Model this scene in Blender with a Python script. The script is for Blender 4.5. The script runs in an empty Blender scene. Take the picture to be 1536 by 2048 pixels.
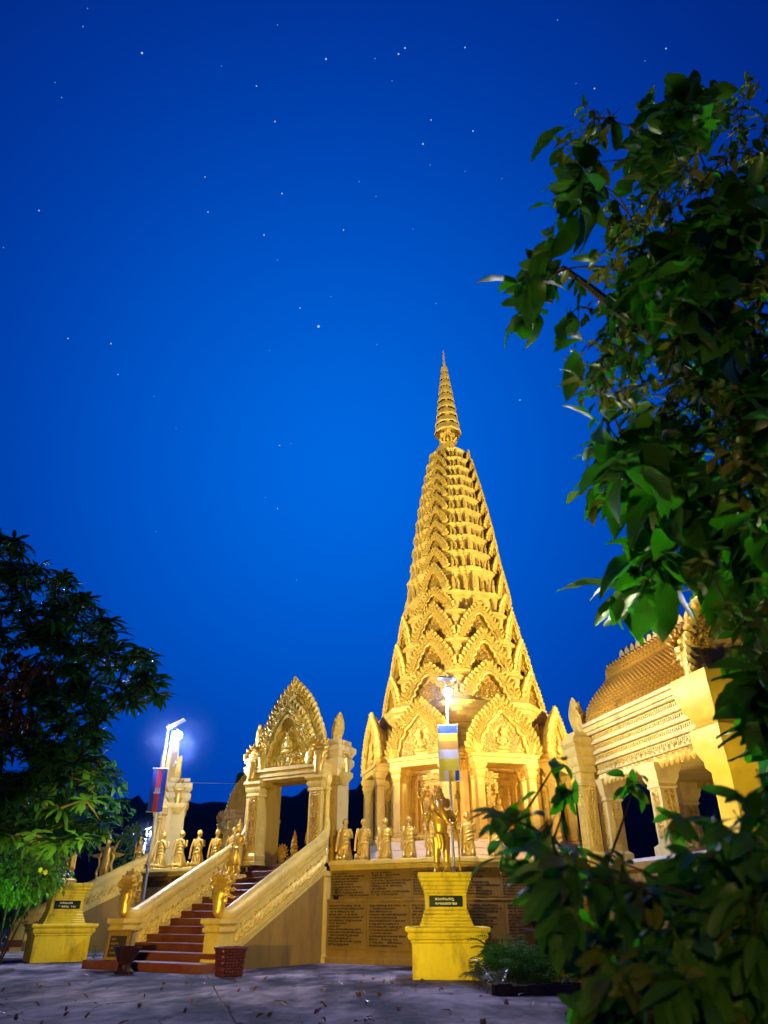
import bpy, math, random
import numpy as np
from mathutils import Vector, Matrix, Euler, noise as mnoise
rng = random.Random(7)
sc = bpy.context.scene
col = sc.collection
R = math.radians
PI = math.pi

# ------------------------------------------------------------------ camera
PITCH = R(29.58)
cam = bpy.data.cameras.new('camera')
cam_o = bpy.data.objects.new('camera', cam)
col.objects.link(cam_o)
cam_o.location = (0, 0, 1.5)
cam_o.rotation_euler = (R(90) + PITCH, 0, 0)
cam.sensor_fit = 'VERTICAL'
cam.sensor_height = 36.0
cam.sensor_width = 27.0
cam.lens = 36.0 * 1420 / 2048
cam.clip_start = 0.05
cam.clip_end = 6000
cam.dof.use_dof = True
cam.dof.focus_distance = 34
cam.dof.aperture_fstop = 2.6
sc.camera = cam_o

def ray(x, y):
    u, v = x - 768.0, y - 1024.0
    return Vector((u, 1420 * math.cos(PITCH) + v * math.sin(PITCH), 1420 * math.sin(PITCH) - v * math.cos(PITCH)))
def at(x, y, Y):
    """the point of the place that stands Y metres ahead of the camera on the sight line of a photo pixel"""
    d = ray(x, y)
    return Vector((0, 0, 1.5)) + d * (Y / d.y)

# ------------------------------------------------------------------ night sky
w = bpy.data.worlds.new('World'); sc.world = w
w.use_nodes = True
nt = w.node_tree; nt.nodes.clear()
out = nt.nodes.new('ShaderNodeOutputWorld'); bg = nt.nodes.new('ShaderNodeBackground')
tc = nt.nodes.new('ShaderNodeTexCoord')
gd = ray(690, 940).normalized()
dot = nt.nodes.new('ShaderNodeVectorMath'); dot.operation = 'DOT_PRODUCT'
nrm = nt.nodes.new('ShaderNodeVectorMath'); nrm.operation = 'NORMALIZE'
nt.links.new(tc.outputs['Generated'], nrm.inputs[0])
nt.links.new(nrm.outputs[0], dot.inputs[0]); dot.inputs[1].default_value = gd
ac = nt.nodes.new('ShaderNodeMath'); ac.operation = 'ARCCOSINE'
nt.links.new(dot.outputs['Value'], ac.inputs[0])
mr = nt.nodes.new('ShaderNodeMath'); mr.operation = 'DIVIDE'; mr.inputs[1].default_value = 1.1
nt.links.new(ac.outputs[0], mr.inputs[0])
cr_ = nt.nodes.new('ShaderNodeValToRGB'); cr_.color_ramp.interpolation = 'B_SPLINE'
el = cr_.color_ramp.elements
el[0].position = 0.0; el[0].color = (0.0, 0.150, 0.80, 1)
el[1].position = 1.0; el[1].color = (.0012, 0.009, 0.11, 1)
for p_, c_ in ((.18, (0, .115, .68, 1)), (.40, (0, .052, .44, 1)), (.62, (.0004, .022, .245, 1)), (.82, (.001, .012, .15, 1))):
    e = el.new(p_); e.color = c_
nt.links.new(mr.outputs[0], cr_.inputs[0])
nt.links.new(cr_.outputs[0], bg.inputs[0]); bg.inputs[1].default_value = 0.95
nt.links.new(bg.outputs[0], out.inputs[0])

sc.view_settings.view_transform = 'Standard'
sc.view_settings.look = 'None'
sc.view_settings.exposure = 0
sc.view_settings.gamma = 1
sc.render.engine = 'CYCLES'
sc.cycles.max_bounces = 6
sc.cycles.use_denoising = True
sc.cycles.sample_clamp_indirect = 4

# ------------------------------------------------------------------ place frames
TH = R(30.5)
A_T = Vector((math.cos(TH), -math.sin(TH), 0)); A_N = Vector((math.sin(TH), math.cos(TH), 0))
APO = 18.65
S0, D0 = -19.7, 25.15
C0 = A_T * S0 + A_N * (D0 + APO)
PZ = 3.27
def face(k, x=0, y=0, z=0):
    """octagon side k: x to the right seen from outside, y inwards from the platform wall"""
    th = TH + k * PI / 4
    return (Matrix.Translation(C0) @ Matrix.Rotation(-th, 4, 'Z') @ Matrix.Translation((x, y - APO, z)))

# ------------------------------------------------------------------ floodlights and added fill lamps (energy, place, aim, colour, cone)
LAMPS = []
def spot(name, loc, aim, energy, color, cone=60, size=.25, blend=.6):
    l = bpy.data.lights.new(name, 'SPOT'); l.energy = energy; l.color = color
    l.spot_size = R(cone); l.spot_blend = blend; l.shadow_soft_size = size
    o = bpy.data.objects.new(name, l); col.objects.link(o)
    o.location = loc
    d = Vector(aim) - Vector(loc)
    o.rotation_euler = d.to_track_quat('-Z', 'Y').to_euler()
    LAMPS.append((o, Vector(loc), d.normalized()))
    return o
WARM = (1.0, .70, .27); YEL = (1.0, .80, .30); WHITE = (.58, .64, 1.0)
F_RIGHT = spot('floodlight_lamp', (37, 24, 9), (5.5, 47.5, 23.5), 132000, (1.0, .88, .48), 54, blend=.4)
F_LEFT = spot('floodlight_lamp', (-33, 25, 9), (5.0, 47, 25.5), 128000, (1.0, .87, .48), 50, blend=.4)
F_CAM = spot('floodlight_lamp', (-3, -10, 3.6), (1.4, 8, 3.6), 2500, (1.0, .78, .25), 70)
F_SIDE = spot('floodlight_lamp', (-5.8, 10.2, 1.0), (-3.2, 28.2, 2.0), 8800, (1.0, .76, .17), 68, size=.07, blend=.6)
F_HALL = spot('floodlight_lamp', (11.2, 14.4, 1.2), (11, 21, 8), 1800, (1.0, .78, .16), 110)
F_PORCH = spot('floodlight_lamp', tuple(face(0, 3.5, 4.2, 3.4) @ Vector()), tuple(C0 + Vector((0, -3, 8.4))), 2300, (1.0, .58, .15), 110)
F_PORCH2 = spot('floodlight_lamp', tuple(face(-1, -3.0, 4.2, 3.4) @ Vector()), tuple(C0 + Vector((0, -3, 8.4))), 2300, (1.0, .58, .15), 110)
F_GATE = spot('floodlight_lamp', tuple(face(1, 3.2, 7.5, 3.4) @ Vector()), tuple(face(1, 0, .6, 6.4) @ Vector()), 1300, (1, .78, .25), 80)
F_BUSH = spot('floodlight_lamp', (-11.7, 23.0, .4), (-11.3, 25, 3.3), 800, (.25, 1.0, .22), 75)
FILL_ROOF = spot('floodlight_lamp', (7.6, 20.5, .6), (10.8, 24.5, 8.5), 1300, (1.0, .80, .42), 110)  # unseen lamp added to brighten the hall's left side and roof
FILL_HALL = spot('floodlight_lamp', (-33, 24.6, 13.5), (11, 23, 9.0), 90000, (1.0, .84, .46), 15, blend=.5)  # second head, unseen, added to bring light onto the dim tile roof
FILL_FRINGE = spot('floodlight_lamp', (-1.5, 5.8, .3), (1.35, 3.5, 4.4), 1700, (.9, 1.0, .62), 46)  # unseen lamp added below the view to light the tree's left fringe
FILL_TREE = spot('floodlight_lamp', (6.4, 9.0, .4), (2.0, 3.6, 4.6), 5500, (.85, 1.0, .5), 80)  # unseen lamp added behind the tree so its leaves show backlit green

# ------------------------------------------------------------------ materials
def new_mat(name):
    m = bpy.data.materials.new(name); m.use_nodes = True
    return m, m.node_tree, m.node_tree.nodes['Principled BSDF']
def mat(name, base, rough=.6, metal=0.0, var=.25, scale=3.0, dark=None, bump=.0, bscale=20.0, relief=0.0, rscale=6.0, spec=.4, streak=False, stain=0):
    m, t, b = new_mat(name)
    b.inputs['Roughness'].default_value = rough; b.inputs['Metallic'].default_value = metal
    b.inputs['Specular IOR Level'].default_value = spec
    tcn = t.nodes.new('ShaderNodeTexCoord')
    mp = t.nodes.new('ShaderNodeMapping')
    t.links.new(tcn.outputs['Object'], mp.inputs[0])
    if streak: mp.inputs['Scale'].default_value = (1, 1, .18)
    n = t.nodes.new('ShaderNodeTexNoise'); n.inputs['Scale'].default_value = scale; n.inputs['Detail'].default_value = 7
    n.inputs['Roughness'].default_value = .65
    t.links.new(mp.outputs[0], n.inputs['Vector'])
    r = t.nodes.new('ShaderNodeValToRGB')
    dk = dark or tuple(c * (1 - var) for c in base)
    r.color_ramp.elements[0].position = .30; r.color_ramp.elements[0].color = (*dk, 1)
    r.color_ramp.elements[1].position = .66; r.color_ramp.elements[1].color = (*base, 1)
    t.links.new(n.outputs['Fac'], r.inputs[0])
    if stain:   # rain streaks and patches of grime
        mp2 = t.nodes.new('ShaderNodeMapping'); mp2.inputs['Scale'].default_value = (1.7, 1.7, .45); t.links.new(tcn.outputs['Object'], mp2.inputs[0])
        ns = t.nodes.new('ShaderNodeTexNoise'); ns.inputs['Scale'].default_value = 1.6; ns.inputs['Detail'].default_value = 9; ns.inputs['Roughness'].default_value = .72
        t.links.new(mp2.outputs[0], ns.inputs['Vector'])
        rs = t.nodes.new('ShaderNodeValToRGB'); rs.color_ramp.elements[0].position = .50; rs.color_ramp.elements[0].color = (0, 0, 0, 1)
        rs.color_ramp.elements[1].position = .72; rs.color_ramp.elements[1].color = (stain, stain, stain, 1)
        t.links.new(ns.outputs['Fac'], rs.inputs[0])
        mxs = t.nodes.new('ShaderNodeMix'); mxs.data_type = 'RGBA'; mxs.inputs[7].default_value = (base[0] * .30, base[1] * .26, base[2] * .5 + .01, 1)
        t.links.new(rs.outputs[0], mxs.inputs[0]); t.links.new(r.outputs[0], mxs.inputs[6]); t.links.new(mxs.outputs[2], b.inputs['Base Color'])
    else: t.links.new(r.outputs[0], b.inputs['Base Color'])
    h = None
    if bump:
        n2 = t.nodes.new('ShaderNodeTexNoise'); n2.inputs['Scale'].default_value = bscale; n2.inputs['Detail'].default_value = 5
        t.links.new(tcn.outputs['Object'], n2.inputs['Vector'])
        bp = t.nodes.new('ShaderNodeBump'); bp.inputs['Strength'].default_value = bump; bp.inputs['Distance'].default_value = .03
        t.links.new(n2.outputs['Fac'], bp.inputs['Height']); h = bp
    if relief:
        vo = t.nodes.new('ShaderNodeTexVoronoi'); vo.feature = 'SMOOTH_F1'; vo.inputs['Scale'].default_value = rscale
        t.links.new(tcn.outputs['Object'], vo.inputs['Vector'])
        bp2 = t.nodes.new('ShaderNodeBump'); bp2.invert = True
        bp2.inputs['Strength'].default_value = relief; bp2.inputs['Distance'].default_value = .06
        t.links.new(vo.outputs['Distance'], bp2.inputs['Height'])
        if h: t.links.new(h.outputs[0], bp2.inputs['Normal'])
        h = bp2
    if h: t.links.new(h.outputs[0], b.inputs['Normal'])
    return m
M = {}
M['gold'] = mat('gold_paint', (.76, .53, .11), .48, .12, .26, 1.6, bump=.15, bscale=14, stain=.5)
M['gold_carved'] = mat('carved_gold_paint', (.74, .50, .085), .46, .2, .3, 3, bump=.1, relief=.55, rscale=9)
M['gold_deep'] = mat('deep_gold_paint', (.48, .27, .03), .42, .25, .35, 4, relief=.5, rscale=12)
M['gold_leaf'] = mat('gilded_statue', (.70, .43, .07), .34, .45, .22, 5, bump=.08, bscale=30)
M['cream'] = mat('cream_plaster', (.72, .53, .17), .6, 0, .16, 1.2, bump=.1, streak=True, stain=.5)
M['pale'] = mat('pale_marble', (.72, .62, .50), .5, 0, .15, 2)
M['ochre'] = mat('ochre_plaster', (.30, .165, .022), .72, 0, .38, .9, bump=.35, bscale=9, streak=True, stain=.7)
M['ochre_panel'] = mat('ochre_slate', (.24, .13, .017), .6, 0, .3, 1.5, bump=.15)
M['yellow'] = mat('yellow_paint', (.80, .62, .02), .6, 0, .18, 1.3, bump=.3, bscale=18, stain=.75)
M['gold_yellow'] = mat('bright_gold_paint', (.72, .50, .035), .5, .1, .22, 1.6, bump=.2, bscale=8, relief=.25, rscale=3)
M['letter'] = mat('dark_engraving', (.022, .014, .008), .6, 0, .2)
M['maroon'] = mat('maroon_step_paint', (.10, .011, .008), .45, 0, .0, 1.5, dark=(.15, .05, .014), bump=.2)
M['dark_stone'] = mat('dark_red_granite', (.022, .006, .008), .22, 0, .4, 14, spec=.6)
M['wicker'] = mat('maroon_wicker', (.060, .006, .016), .5, 0, .3, 8)
M['steel'] = mat('galvanised_steel', (.45, .48, .52), .4, .7, .15, 4)
M['panel'] = mat('solar_glass', (.02, .03, .07), .15, .2, .2, 4)
M['plaque'] = mat('dark_green_marble', (.012, .03, .022), .2, 0, .4, 9, spec=.6)
M['plaque_text'] = mat('pale_lettering', (.62, .60, .40), .5, 0, .1)
M['bark'] = mat('bark', (.028, .019, .012), .85, 0, .5, 6, bump=.6, bscale=16)
M['soil'] = mat('soil', (.06, .04, .025), .95, 0, .4, 6, bump=.5)
M['tile'] = mat('glazed_roof_tile', (.66, .35, .04), .4, .1, .3, 3)
M['hill'] = mat('wooded_hillside', (.012, .014, .016), 1, 0, .5, .05)
M['rope'] = mat('cable', (.12, .12, .12), .6, 0, .1)
M['blue'] = mat('blue_cloth', (.006, .03, .25), .8, 0, .08)
M['red'] = mat('red_cloth', (.26, .010, .022), .8, 0, .08)
M['cyellow'] = mat('yellow_cloth', (.42, .34, .012), .8, 0, .08)
M['corange'] = mat('orange_cloth', (.36, .18, .012), .8, 0, .08)
M['cwhite'] = mat('white_cloth', (.38, .36, .42), .8, 0, .06)
def emis(name, c, s):
    m = bpy.data.materials.new(name); m.use_nodes = True
    t = m.node_tree; t.nodes.clear(); o = t.nodes.new('ShaderNodeOutputMaterial'); e = t.nodes.new('ShaderNodeEmission')
    e.inputs[0].default_value = (*c, 1); e.inputs[1].default_value = s; t.links.new(e.outputs[0], o.inputs[0]); return m
M['led'] = emis('led_light', (.85, .92, 1), 40)
M['lens'] = emis('flood_lens', (1, .8, .4), 6)
M['star'] = emis('starlight', (.55, .8, 1), .75)
M['star_faint'] = emis('faint_starlight', (.2, .5, .95), .6)
def leaf_mat(name, c, c2, trans, rough=.35, tw=.35, scale=1.7):
    m = bpy.data.materials.new(name); m.use_nodes = True
    t = m.node_tree; b = t.nodes['Principled BSDF']; o = t.nodes['Material Output']
    tcn = t.nodes.new('ShaderNodeTexCoord')
    oi = t.nodes.new('ShaderNodeObjectInfo')
    n = t.nodes.new('ShaderNodeTexNoise'); n.inputs['Scale'].default_value = scale; n.inputs['Detail'].default_value = 3
    g = t.nodes.new('ShaderNodeNewGeometry')
    t.links.new(g.outputs['Position'], n.inputs['Vector'])
    r = t.nodes.new('ShaderNodeValToRGB')
    r.color_ramp.elements[0].position = .35; r.color_ramp.elements[0].color = (*c, 1)
    r.color_ramp.elements[1].position = .65; r.color_ramp.elements[1].color = (*c2, 1)
    t.links.new(n.outputs['Fac'], r.inputs[0])
    t.links.new(r.outputs[0], b.inputs['Base Color']); b.inputs['Roughness'].default_value = rough
    b.inputs['Specular IOR Level'].default_value = .35
    tr = t.nodes.new('ShaderNodeBsdfTranslucent'); tr.inputs[0].default_value = (*trans, 1)
    mx = t.nodes.new('ShaderNodeMixShader'); mx.inputs[0].default_value = tw
    t.links.new(b.outputs[0], mx.inputs[1]); t.links.new(tr.outputs[0], mx.inputs[2]); t.links.new(mx.outputs[0], o.inputs[0])
    return m
M['leaf_big'] = leaf_mat('broad_leaf', (.012, .045, .003), (.032, .085, .007), (.035, .24, .006))
M['leaf_olive'] = leaf_mat('olive_lit_leaf', (.055, .065, .006), (.13, .12, .012), (.07, .15, .005))  # warm lamplight on part of the leaves is put into this colour
M['leaf_dark'] = leaf_mat('dark_leaf', (.012, .055, .012), (.035, .11, .018), (.03, .15, .012))
M['leaf_dry'] = leaf_mat('dry_leaf', (.12, .05, .022), (.16, .08, .02), (.14, .05, .01))
M['leaf_lime'] = leaf_mat('lime_leaf', (.05, .13, .012), (.09, .17, .02), (.07, .22, .012))
M['fern'] = leaf_mat('fern_leaf', (.02, .08, .014), (.06, .14, .02), (.04, .18, .012), .75)
M['fern'].node_tree.nodes['Principled BSDF'].inputs['Specular IOR Level'].default_value = .08
def veined(name, src, freq):
    m = src.copy(); m.name = name; t = m.node_tree; b = t.nodes['Principled BSDF']
    tcn = t.nodes.new('ShaderNodeTexCoord'); sp = t.nodes.new('ShaderNodeSeparateXYZ'); t.links.new(tcn.outputs['Object'], sp.inputs[0])
    def mth(op, a, b_=None):
        q = t.nodes.new('ShaderNodeMath'); q.operation = op
        for i, v in enumerate((a, b_)):
            if v is None: continue
            if isinstance(v, (int, float)): q.inputs[i].default_value = v
            else: t.links.new(v, q.inputs[i])
        return q.outputs[0]
    ay = mth('ABSOLUTE', sp.outputs['Y']); d = mth('SUBTRACT', sp.outputs['X'], mth('MULTIPLY', ay, .9))
    sn = mth('SINE', mth('MULTIPLY', d, freq)); vn = mth('POWER', mth('MULTIPLY', mth('ADD', sn, 1), .5), 6)
    rib = mth('SUBTRACT', 1, mth('MULTIPLY', ay, 420)); rib = mth('MAXIMUM', rib, 0); v = mth('MAXIMUM', mth('MULTIPLY', vn, .55), rib)
    bp = t.nodes.new('ShaderNodeBump'); bp.inputs['Strength'].default_value = .7; bp.inputs['Distance'].default_value = .002; bp.invert = True
    t.links.new(v, bp.inputs['Height']); t.links.new(bp.outputs[0], b.inputs['Normal'])
    src_l = b.inputs['Base Color'].links[0].from_socket
    mx = t.nodes.new('ShaderNodeMix'); mx.data_type = 'RGBA'; mx.inputs[7].default_value = (.11, .16, .03, 1)
    t.links.new(mth('MULTIPLY', v, .5), mx.inputs[0]); t.links.new(src_l, mx.inputs[6]); t.links.new(mx.outputs[2], b.inputs['Base Color'])
    return m
M['shrub_leaf'] = leaf_mat('shrub_leaf', (.016, .060, .005), (.045, .12, .010), (.035, .24, .006), .42)
M['leaf_big_v'] = veined('veined_broad_leaf', M['leaf_big'], 480); M['leaf_olive_lit_v'] = veined('veined_olive_lit_leaf', M['leaf_olive'], 480); M['shrub_leaf_v'] = veined('veined_shrub_leaf', M['shrub_leaf'], 700)
M['petal'] = leaf_mat('yellow_petal', (.7, .5, .02), (.75, .6, .05), (.6, .5, .02))

# ------------------------------------------------------------------ mesh building
class MB:
    def __init__(s): s.v = []; s.f = []
    def add(s, vs, fs, m=None):
        o = len(s.v)
        s.v.extend([m @ Vector(v) for v in vs] if m is not None else [Vector(v) for v in vs])
        s.f.extend([tuple(i + o for i in f) for f in fs]); return s
    def merge(s, other, m=None): return s.add(other.v, other.f, m)
    def box(s, x0, x1, y0, y1, z0, z1, m=None, b=0.0):
        if b <= 0:
            vs = [(x, y, z) for z in (z0, z1) for y in (y0, y1) for x in (x0, x1)]
            return s.add(vs, [(0, 2, 3, 1), (4, 5, 7, 6), (0, 1, 5, 4), (2, 6, 7, 3), (0, 4, 6, 2), (1, 3, 7, 5)], m)
        cx, cy = (x0 + x1) / 2, (y0 + y1) / 2
        poly = [(x0, y0), (x1, y0), (x1, y1), (x0, y1)]
        return s.moulded(poly, [(-b, z0), (0, z0 + b), (0, z1 - b), (-b, z1)], m)
    def moulded(s, poly, prof, m=None, top=True, bot=True):
        n = len(poly); vs = []
        for o, z in prof:
            vs += [(p[0], p[1], z) for p in offset(poly, o)]
        fs = []
        for j in range(len(prof) - 1):
            for i in range(n):
                a, b = j * n + i, j * n + (i + 1) % n
                fs.append((a, b, b + n, a + n))
        if bot: fs.append(tuple(range(n - 1, -1, -1)))
        if top: fs.append(tuple(range((len(prof) - 1) * n, len(prof) * n)))
        return s.add(vs, fs, m)
    def lathe(s, prof, n=16, m=None, ph=0, sx=1, sy=1):
        vs = []
        for r_, z in prof:
            for i in range(n):
                a = ph + 2 * PI * i / n
                vs.append((r_ * math.cos(a) * sx, r_ * math.sin(a) * sy, z))
        fs = [(j * n + i, j * n + (i + 1) % n, (j + 1) * n + (i + 1) % n, (j + 1) * n + i) for j in range(len(prof) - 1) for i in range(n)]
        fs.append(tuple(range(n - 1, -1, -1))); fs.append(tuple(range((len(prof) - 1) * n, len(prof) * n)))
        return s.add(vs, fs, m)
    def tube(s, pts, rad, n=8, m=None, sq=1.0):
        pts = [Vector(p) for p in pts]
        if not hasattr(rad, '__len__'): rad = [rad] * len(pts)
        vs = []; up = None
        for i, p in enumerate(pts):
            d = (pts[min(i + 1, len(pts) - 1)] - pts[max(i - 1, 0)])
            if d.length < 1e-9: d = Vector((0, 0, 1))
            d.normalize()
            if up is None:
                up = Vector((0, 0, 1)) if abs(d.z) < .9 else Vector((0, 1, 0))
            a = d.cross(up)
            if a.length < 1e-6: a = d.orthogonal()
            a.normalize(); b = a.cross(d).normalized(); up = b
            for k in range(n):
                t_ = 2 * PI * k / n
                vs.append(p + a * (math.cos(t_) * rad[i]) + b * (math.sin(t_) * rad[i] * sq))
        fs = [(j * n + i, j * n + (i + 1) % n, (j + 1) * n + (i + 1) % n, (j + 1) * n + i) for j in range(len(pts) - 1) for i in range(n)]
        fs.append(tuple(range(n - 1, -1, -1))); fs.append(tuple(range((len(pts) - 1) * n, len(pts) * n)))
        return s.add(vs, fs, m)
    def ell(s, c, r, rot=None, nu=12, nv=8, m=None):
        if not hasattr(r, '__len__'): r = (r, r, r)
        vs = [(0, 0, -1)]
        for j in range(1, nv):
            a = -PI / 2 + PI * j / nv
            vs += [(math.cos(a) * math.cos(2 * PI * i / nu), math.cos(a) * math.sin(2 * PI * i / nu), math.sin(a)) for i in range(nu)]
        vs.append((0, 0, 1)); L = len(vs) - 1
        fs = [(0, 1 + (i + 1) % nu, 1 + i) for i in range(nu)]
        for j in range(nv - 2):
            fs += [(1 + j * nu + i, 1 + j * nu + (i + 1) % nu, 1 + (j + 1) * nu + (i + 1) % nu, 1 + (j + 1) * nu + i) for i in range(nu)]
        fs += [(1 + (nv - 2) * nu + i, 1 + (nv - 2) * nu + (i + 1) % nu, L) for i in range(nu)]
        mm = Matrix.Translation(c) @ (rot.to_matrix().to_4x4() if rot is not None else Matrix()) @ Matrix.Diagonal((*r, 1))
        return s.add(vs, fs, (m @ mm) if m is not None else mm)
    def loft(s, secs, n=16, m=None):
        """secs: (cx, cy, z, rx, ry)"""
        vs = []
        for cx, cy, z, rx, ry in secs:
            vs += [(cx + rx * math.cos(2 * PI * i / n), cy + ry * math.sin(2 * PI * i / n), z) for i in range(n)]
        fs = [(j * n + i, j * n + (i + 1) % n, (j + 1) * n + (i + 1) % n, (j + 1) * n + i) for j in range(len(secs) - 1) for i in range(n)]
        fs.append(tuple(range(n - 1, -1, -1))); fs.append(tuple(range((len(secs) - 1) * n, len(secs) * n)))
        return s.add(vs, fs, m)
    def prism(s, poly, y0, y1, m=None):
        """polygon in x,z pushed from y0 (front) to y1"""
        n = len(poly)
        vs = [(p[0], y0, p[1]) for p in poly] + [(p[0], y1, p[1]) for p in poly]
        fs = [tuple(range(n)), tuple(range(2 * n - 1, n - 1, -1))]
        fs += [(i, i + n, (i + 1) % n + n, (i + 1) % n) for i in range(n)]
        return s.add(vs, fs, m)
    def flame(s, x, z, w, h, y=0.0, d=.06, lean=0.0, ang=0.0, m=None):
        """pointed carved leaf standing on (x,z), facing -y, ridge raised by d"""
        sh = [(0, 0), (.55, .02), (.9, .22), (1.0, .42), (.82, .64), (.45, .84)]
        L = [(-a * w / 2 + lean * w * b * b, b * h) for a, b in sh]; Rr = [(a * w / 2 + lean * w * b * b, b * h) for a, b in sh]
        tip = (lean * w * 1.25, h)
        mid = [(lean * w * b * b, b * h) for a, b in sh]
        vs = []; ca, sa = math.cos(ang), math.sin(ang)
        def P(p, yy): return (x + p[0] * ca + p[1] * sa, yy, z - p[0] * sa + p[1] * ca)
        for a, b, c in zip(L, mid, Rr):
            vs += [P(a, y), P(b, y - d), P(c, y)]
        vs.append(P(tip, y - d * .3))
        n = len(sh); fs = []
        for j in range(n - 1):
            o = 3 * j
            fs += [(o, o + 1, o + 4, o + 3), (o + 1, o + 2, o + 5, o + 4)]
        t_ = 3 * n; o = 3 * (n - 1)
        fs += [(o, o + 1, t_), (o + 1, o + 2, t_)]
        k = len(vs)
        vs += [P(a, y + d * .8) for a in L] + [P(tip, y + d * .5)] + [P(c, y + d * .8) for c in reversed(Rr)]
        ring_f = [3 * j for j in range(n)] + [t_] + [3 * j + 2 for j in reversed(range(n))]
        nb = len(ring_f)
        for i in range(nb):
            a, b = ring_f[i], ring_f[(i + 1) % nb]
            fs.append((a, k + i, k + (i + 1) % nb, b) if True else 0)
        fs.append(tuple(k + i for i in range(nb))[::-1])
        return s.add(vs, [f[::-1] for f in fs], m)
    def scroll(s, x, z, r_, y=0.0, ang=0.0, flip=1, turns=1.25, m=None, n=5, seg=8):
        pts = []; rad = []
        for i in range(seg + 1):
            t_ = i / seg; a = ang + flip * t_ * turns * 2 * PI; q = r_ * (1 - .8 * t_)
            pts.append((x + q * math.cos(a), y - r_ * .35 * t_, z + q * math.sin(a))); rad.append(r_ * (.34 - .08 * t_))
        return s.tube(pts, rad, n, m)
    def mesh(s, name, material, smooth=True, ang=35):
        me = bpy.data.meshes.new(name)
        me.from_pydata([tuple(v) for v in s.v], [], s.f); me.update()
        if smooth:
            me.polygons.foreach_set('use_smooth', [True] * len(me.polygons)); me.set_sharp_from_angle(angle=R(ang))
        me.materials.append(material); return me
    def build(s, name, material, parent=None, smooth=True, ang=35):
        return link(name, s.mesh(name, material, smooth, ang), parent)
def link(name, me, parent=None, m=None):
    o = bpy.data.objects.new(name, me); col.objects.link(o)
    if parent is not None: o.parent = parent
    if m is not None: o.matrix_local = m
    return o
def offset(poly, o):
    if abs(o) < 1e-9: return [tuple(p) for p in poly]
    n = len(poly); r_ = []
    for i in range(n):
        p0, p1, p2 = Vector(poly[i - 1][:2]), Vector(poly[i][:2]), Vector(poly[(i + 1) % n][:2])
        d1, d2 = (p1 - p0).normalized(), (p2 - p1).normalized()
        n1, n2 = Vector((d1.y, -d1.x)), Vector((d2.y, -d2.x))
        k = 1 + n1.dot(n2)
        q = p1 + (n1 + n2) * (o / max(k, .25)); r_.append((q.x, q.y))
    return r_
def rect(hx, hy, cx=0, cy=0): return [(cx - hx, cy - hy), (cx + hx, cy - hy), (cx + hx, cy + hy), (cx - hx, cy + hy)]
def cr(pts, n):
    """smooth curve through pts, n samples per span"""
    P = [Vector(p) for p in pts]; o = []
    for i in range(len(P) - 1):
        a, b, c, d = P[max(i - 1, 0)], P[i], P[i + 1], P[min(i + 2, len(P) - 1)]
        for k in range(n):
            t_ = k / n
            o.append(.5 * ((2 * b) + (c - a) * t_ + (2 * a - 5 * b + 4 * c - d) * t_ * t_ + (3 * b - a - 3 * c + d) * t_ ** 3))
    o.append(P[-1]); return o
def resample(P, n):
    L = [0]
    for a, b in zip(P, P[1:]): L.append(L[-1] + (b - a).length)
    o = []; j = 0
    for i in range(n):
        t_ = L[-1] * i / (n - 1)
        while j < len(P) - 2 and L[j + 1] < t_: j += 1
        k = (t_ - L[j]) / max(L[j + 1] - L[j], 1e-9); o.append(P[j].lerp(P[j + 1], min(max(k, 0), 1)))
    return o
def fuse(mb, voxel, name, material):
    """one continuous skin over overlapping shapes"""
    me = mb.mesh('tmp', material, False); o = bpy.data.objects.new('tmp', me); col.objects.link(o)
    md = o.modifiers.new('r', 'REMESH'); md.mode = 'VOXEL'; md.voxel_size = voxel
    sm = o.modifiers.new('s', 'SMOOTH'); sm.factor = .5; sm.iterations = 2
    dg = bpy.context.evaluated_depsgraph_get()
    m2 = bpy.data.meshes.new_from_object(o.evaluated_get(dg)); m2.name = name
    bpy.data.objects.remove(o); bpy.data.meshes.remove(me)
    m2.polygons.foreach_set('use_smooth', [True] * len(m2.polygons))
    m2.materials.clear(); m2.materials.append(material)
    return m2
def tag(o, label=None, cat=None, group=None, kind=None):
    if label: o['label'] = label
    if cat: o['category'] = cat
    if group: o['group'] = group
    if kind: o['kind'] = kind
    return o
def thing(name, label, cat, m=None, group=None):
    o = bpy.data.objects.new(name, None); col.objects.link(o); o.empty_display_size = .2
    if m is not None: o.matrix_world = m
    return tag(o, label, cat, group)
KIDS = {}
def copy_tree(o, parent=None):
    c = o.copy(); col.objects.link(c)
    if parent is not None:
        c.parent = parent; c.matrix_parent_inverse = o.matrix_parent_inverse.copy()
    for ch in list(o.children): copy_tree(ch, c)
    return c
def TR(x=0, y=0, z=0, rz=0, s=1, rx=0, ry=0):
    return Matrix.Translation((x, y, z)) @ Euler((rx, ry, rz)).to_matrix().to_4x4() @ Matrix.Diagonal((s, s, s, 1) if not hasattr(s, '__len__') else (*s, 1))
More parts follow.
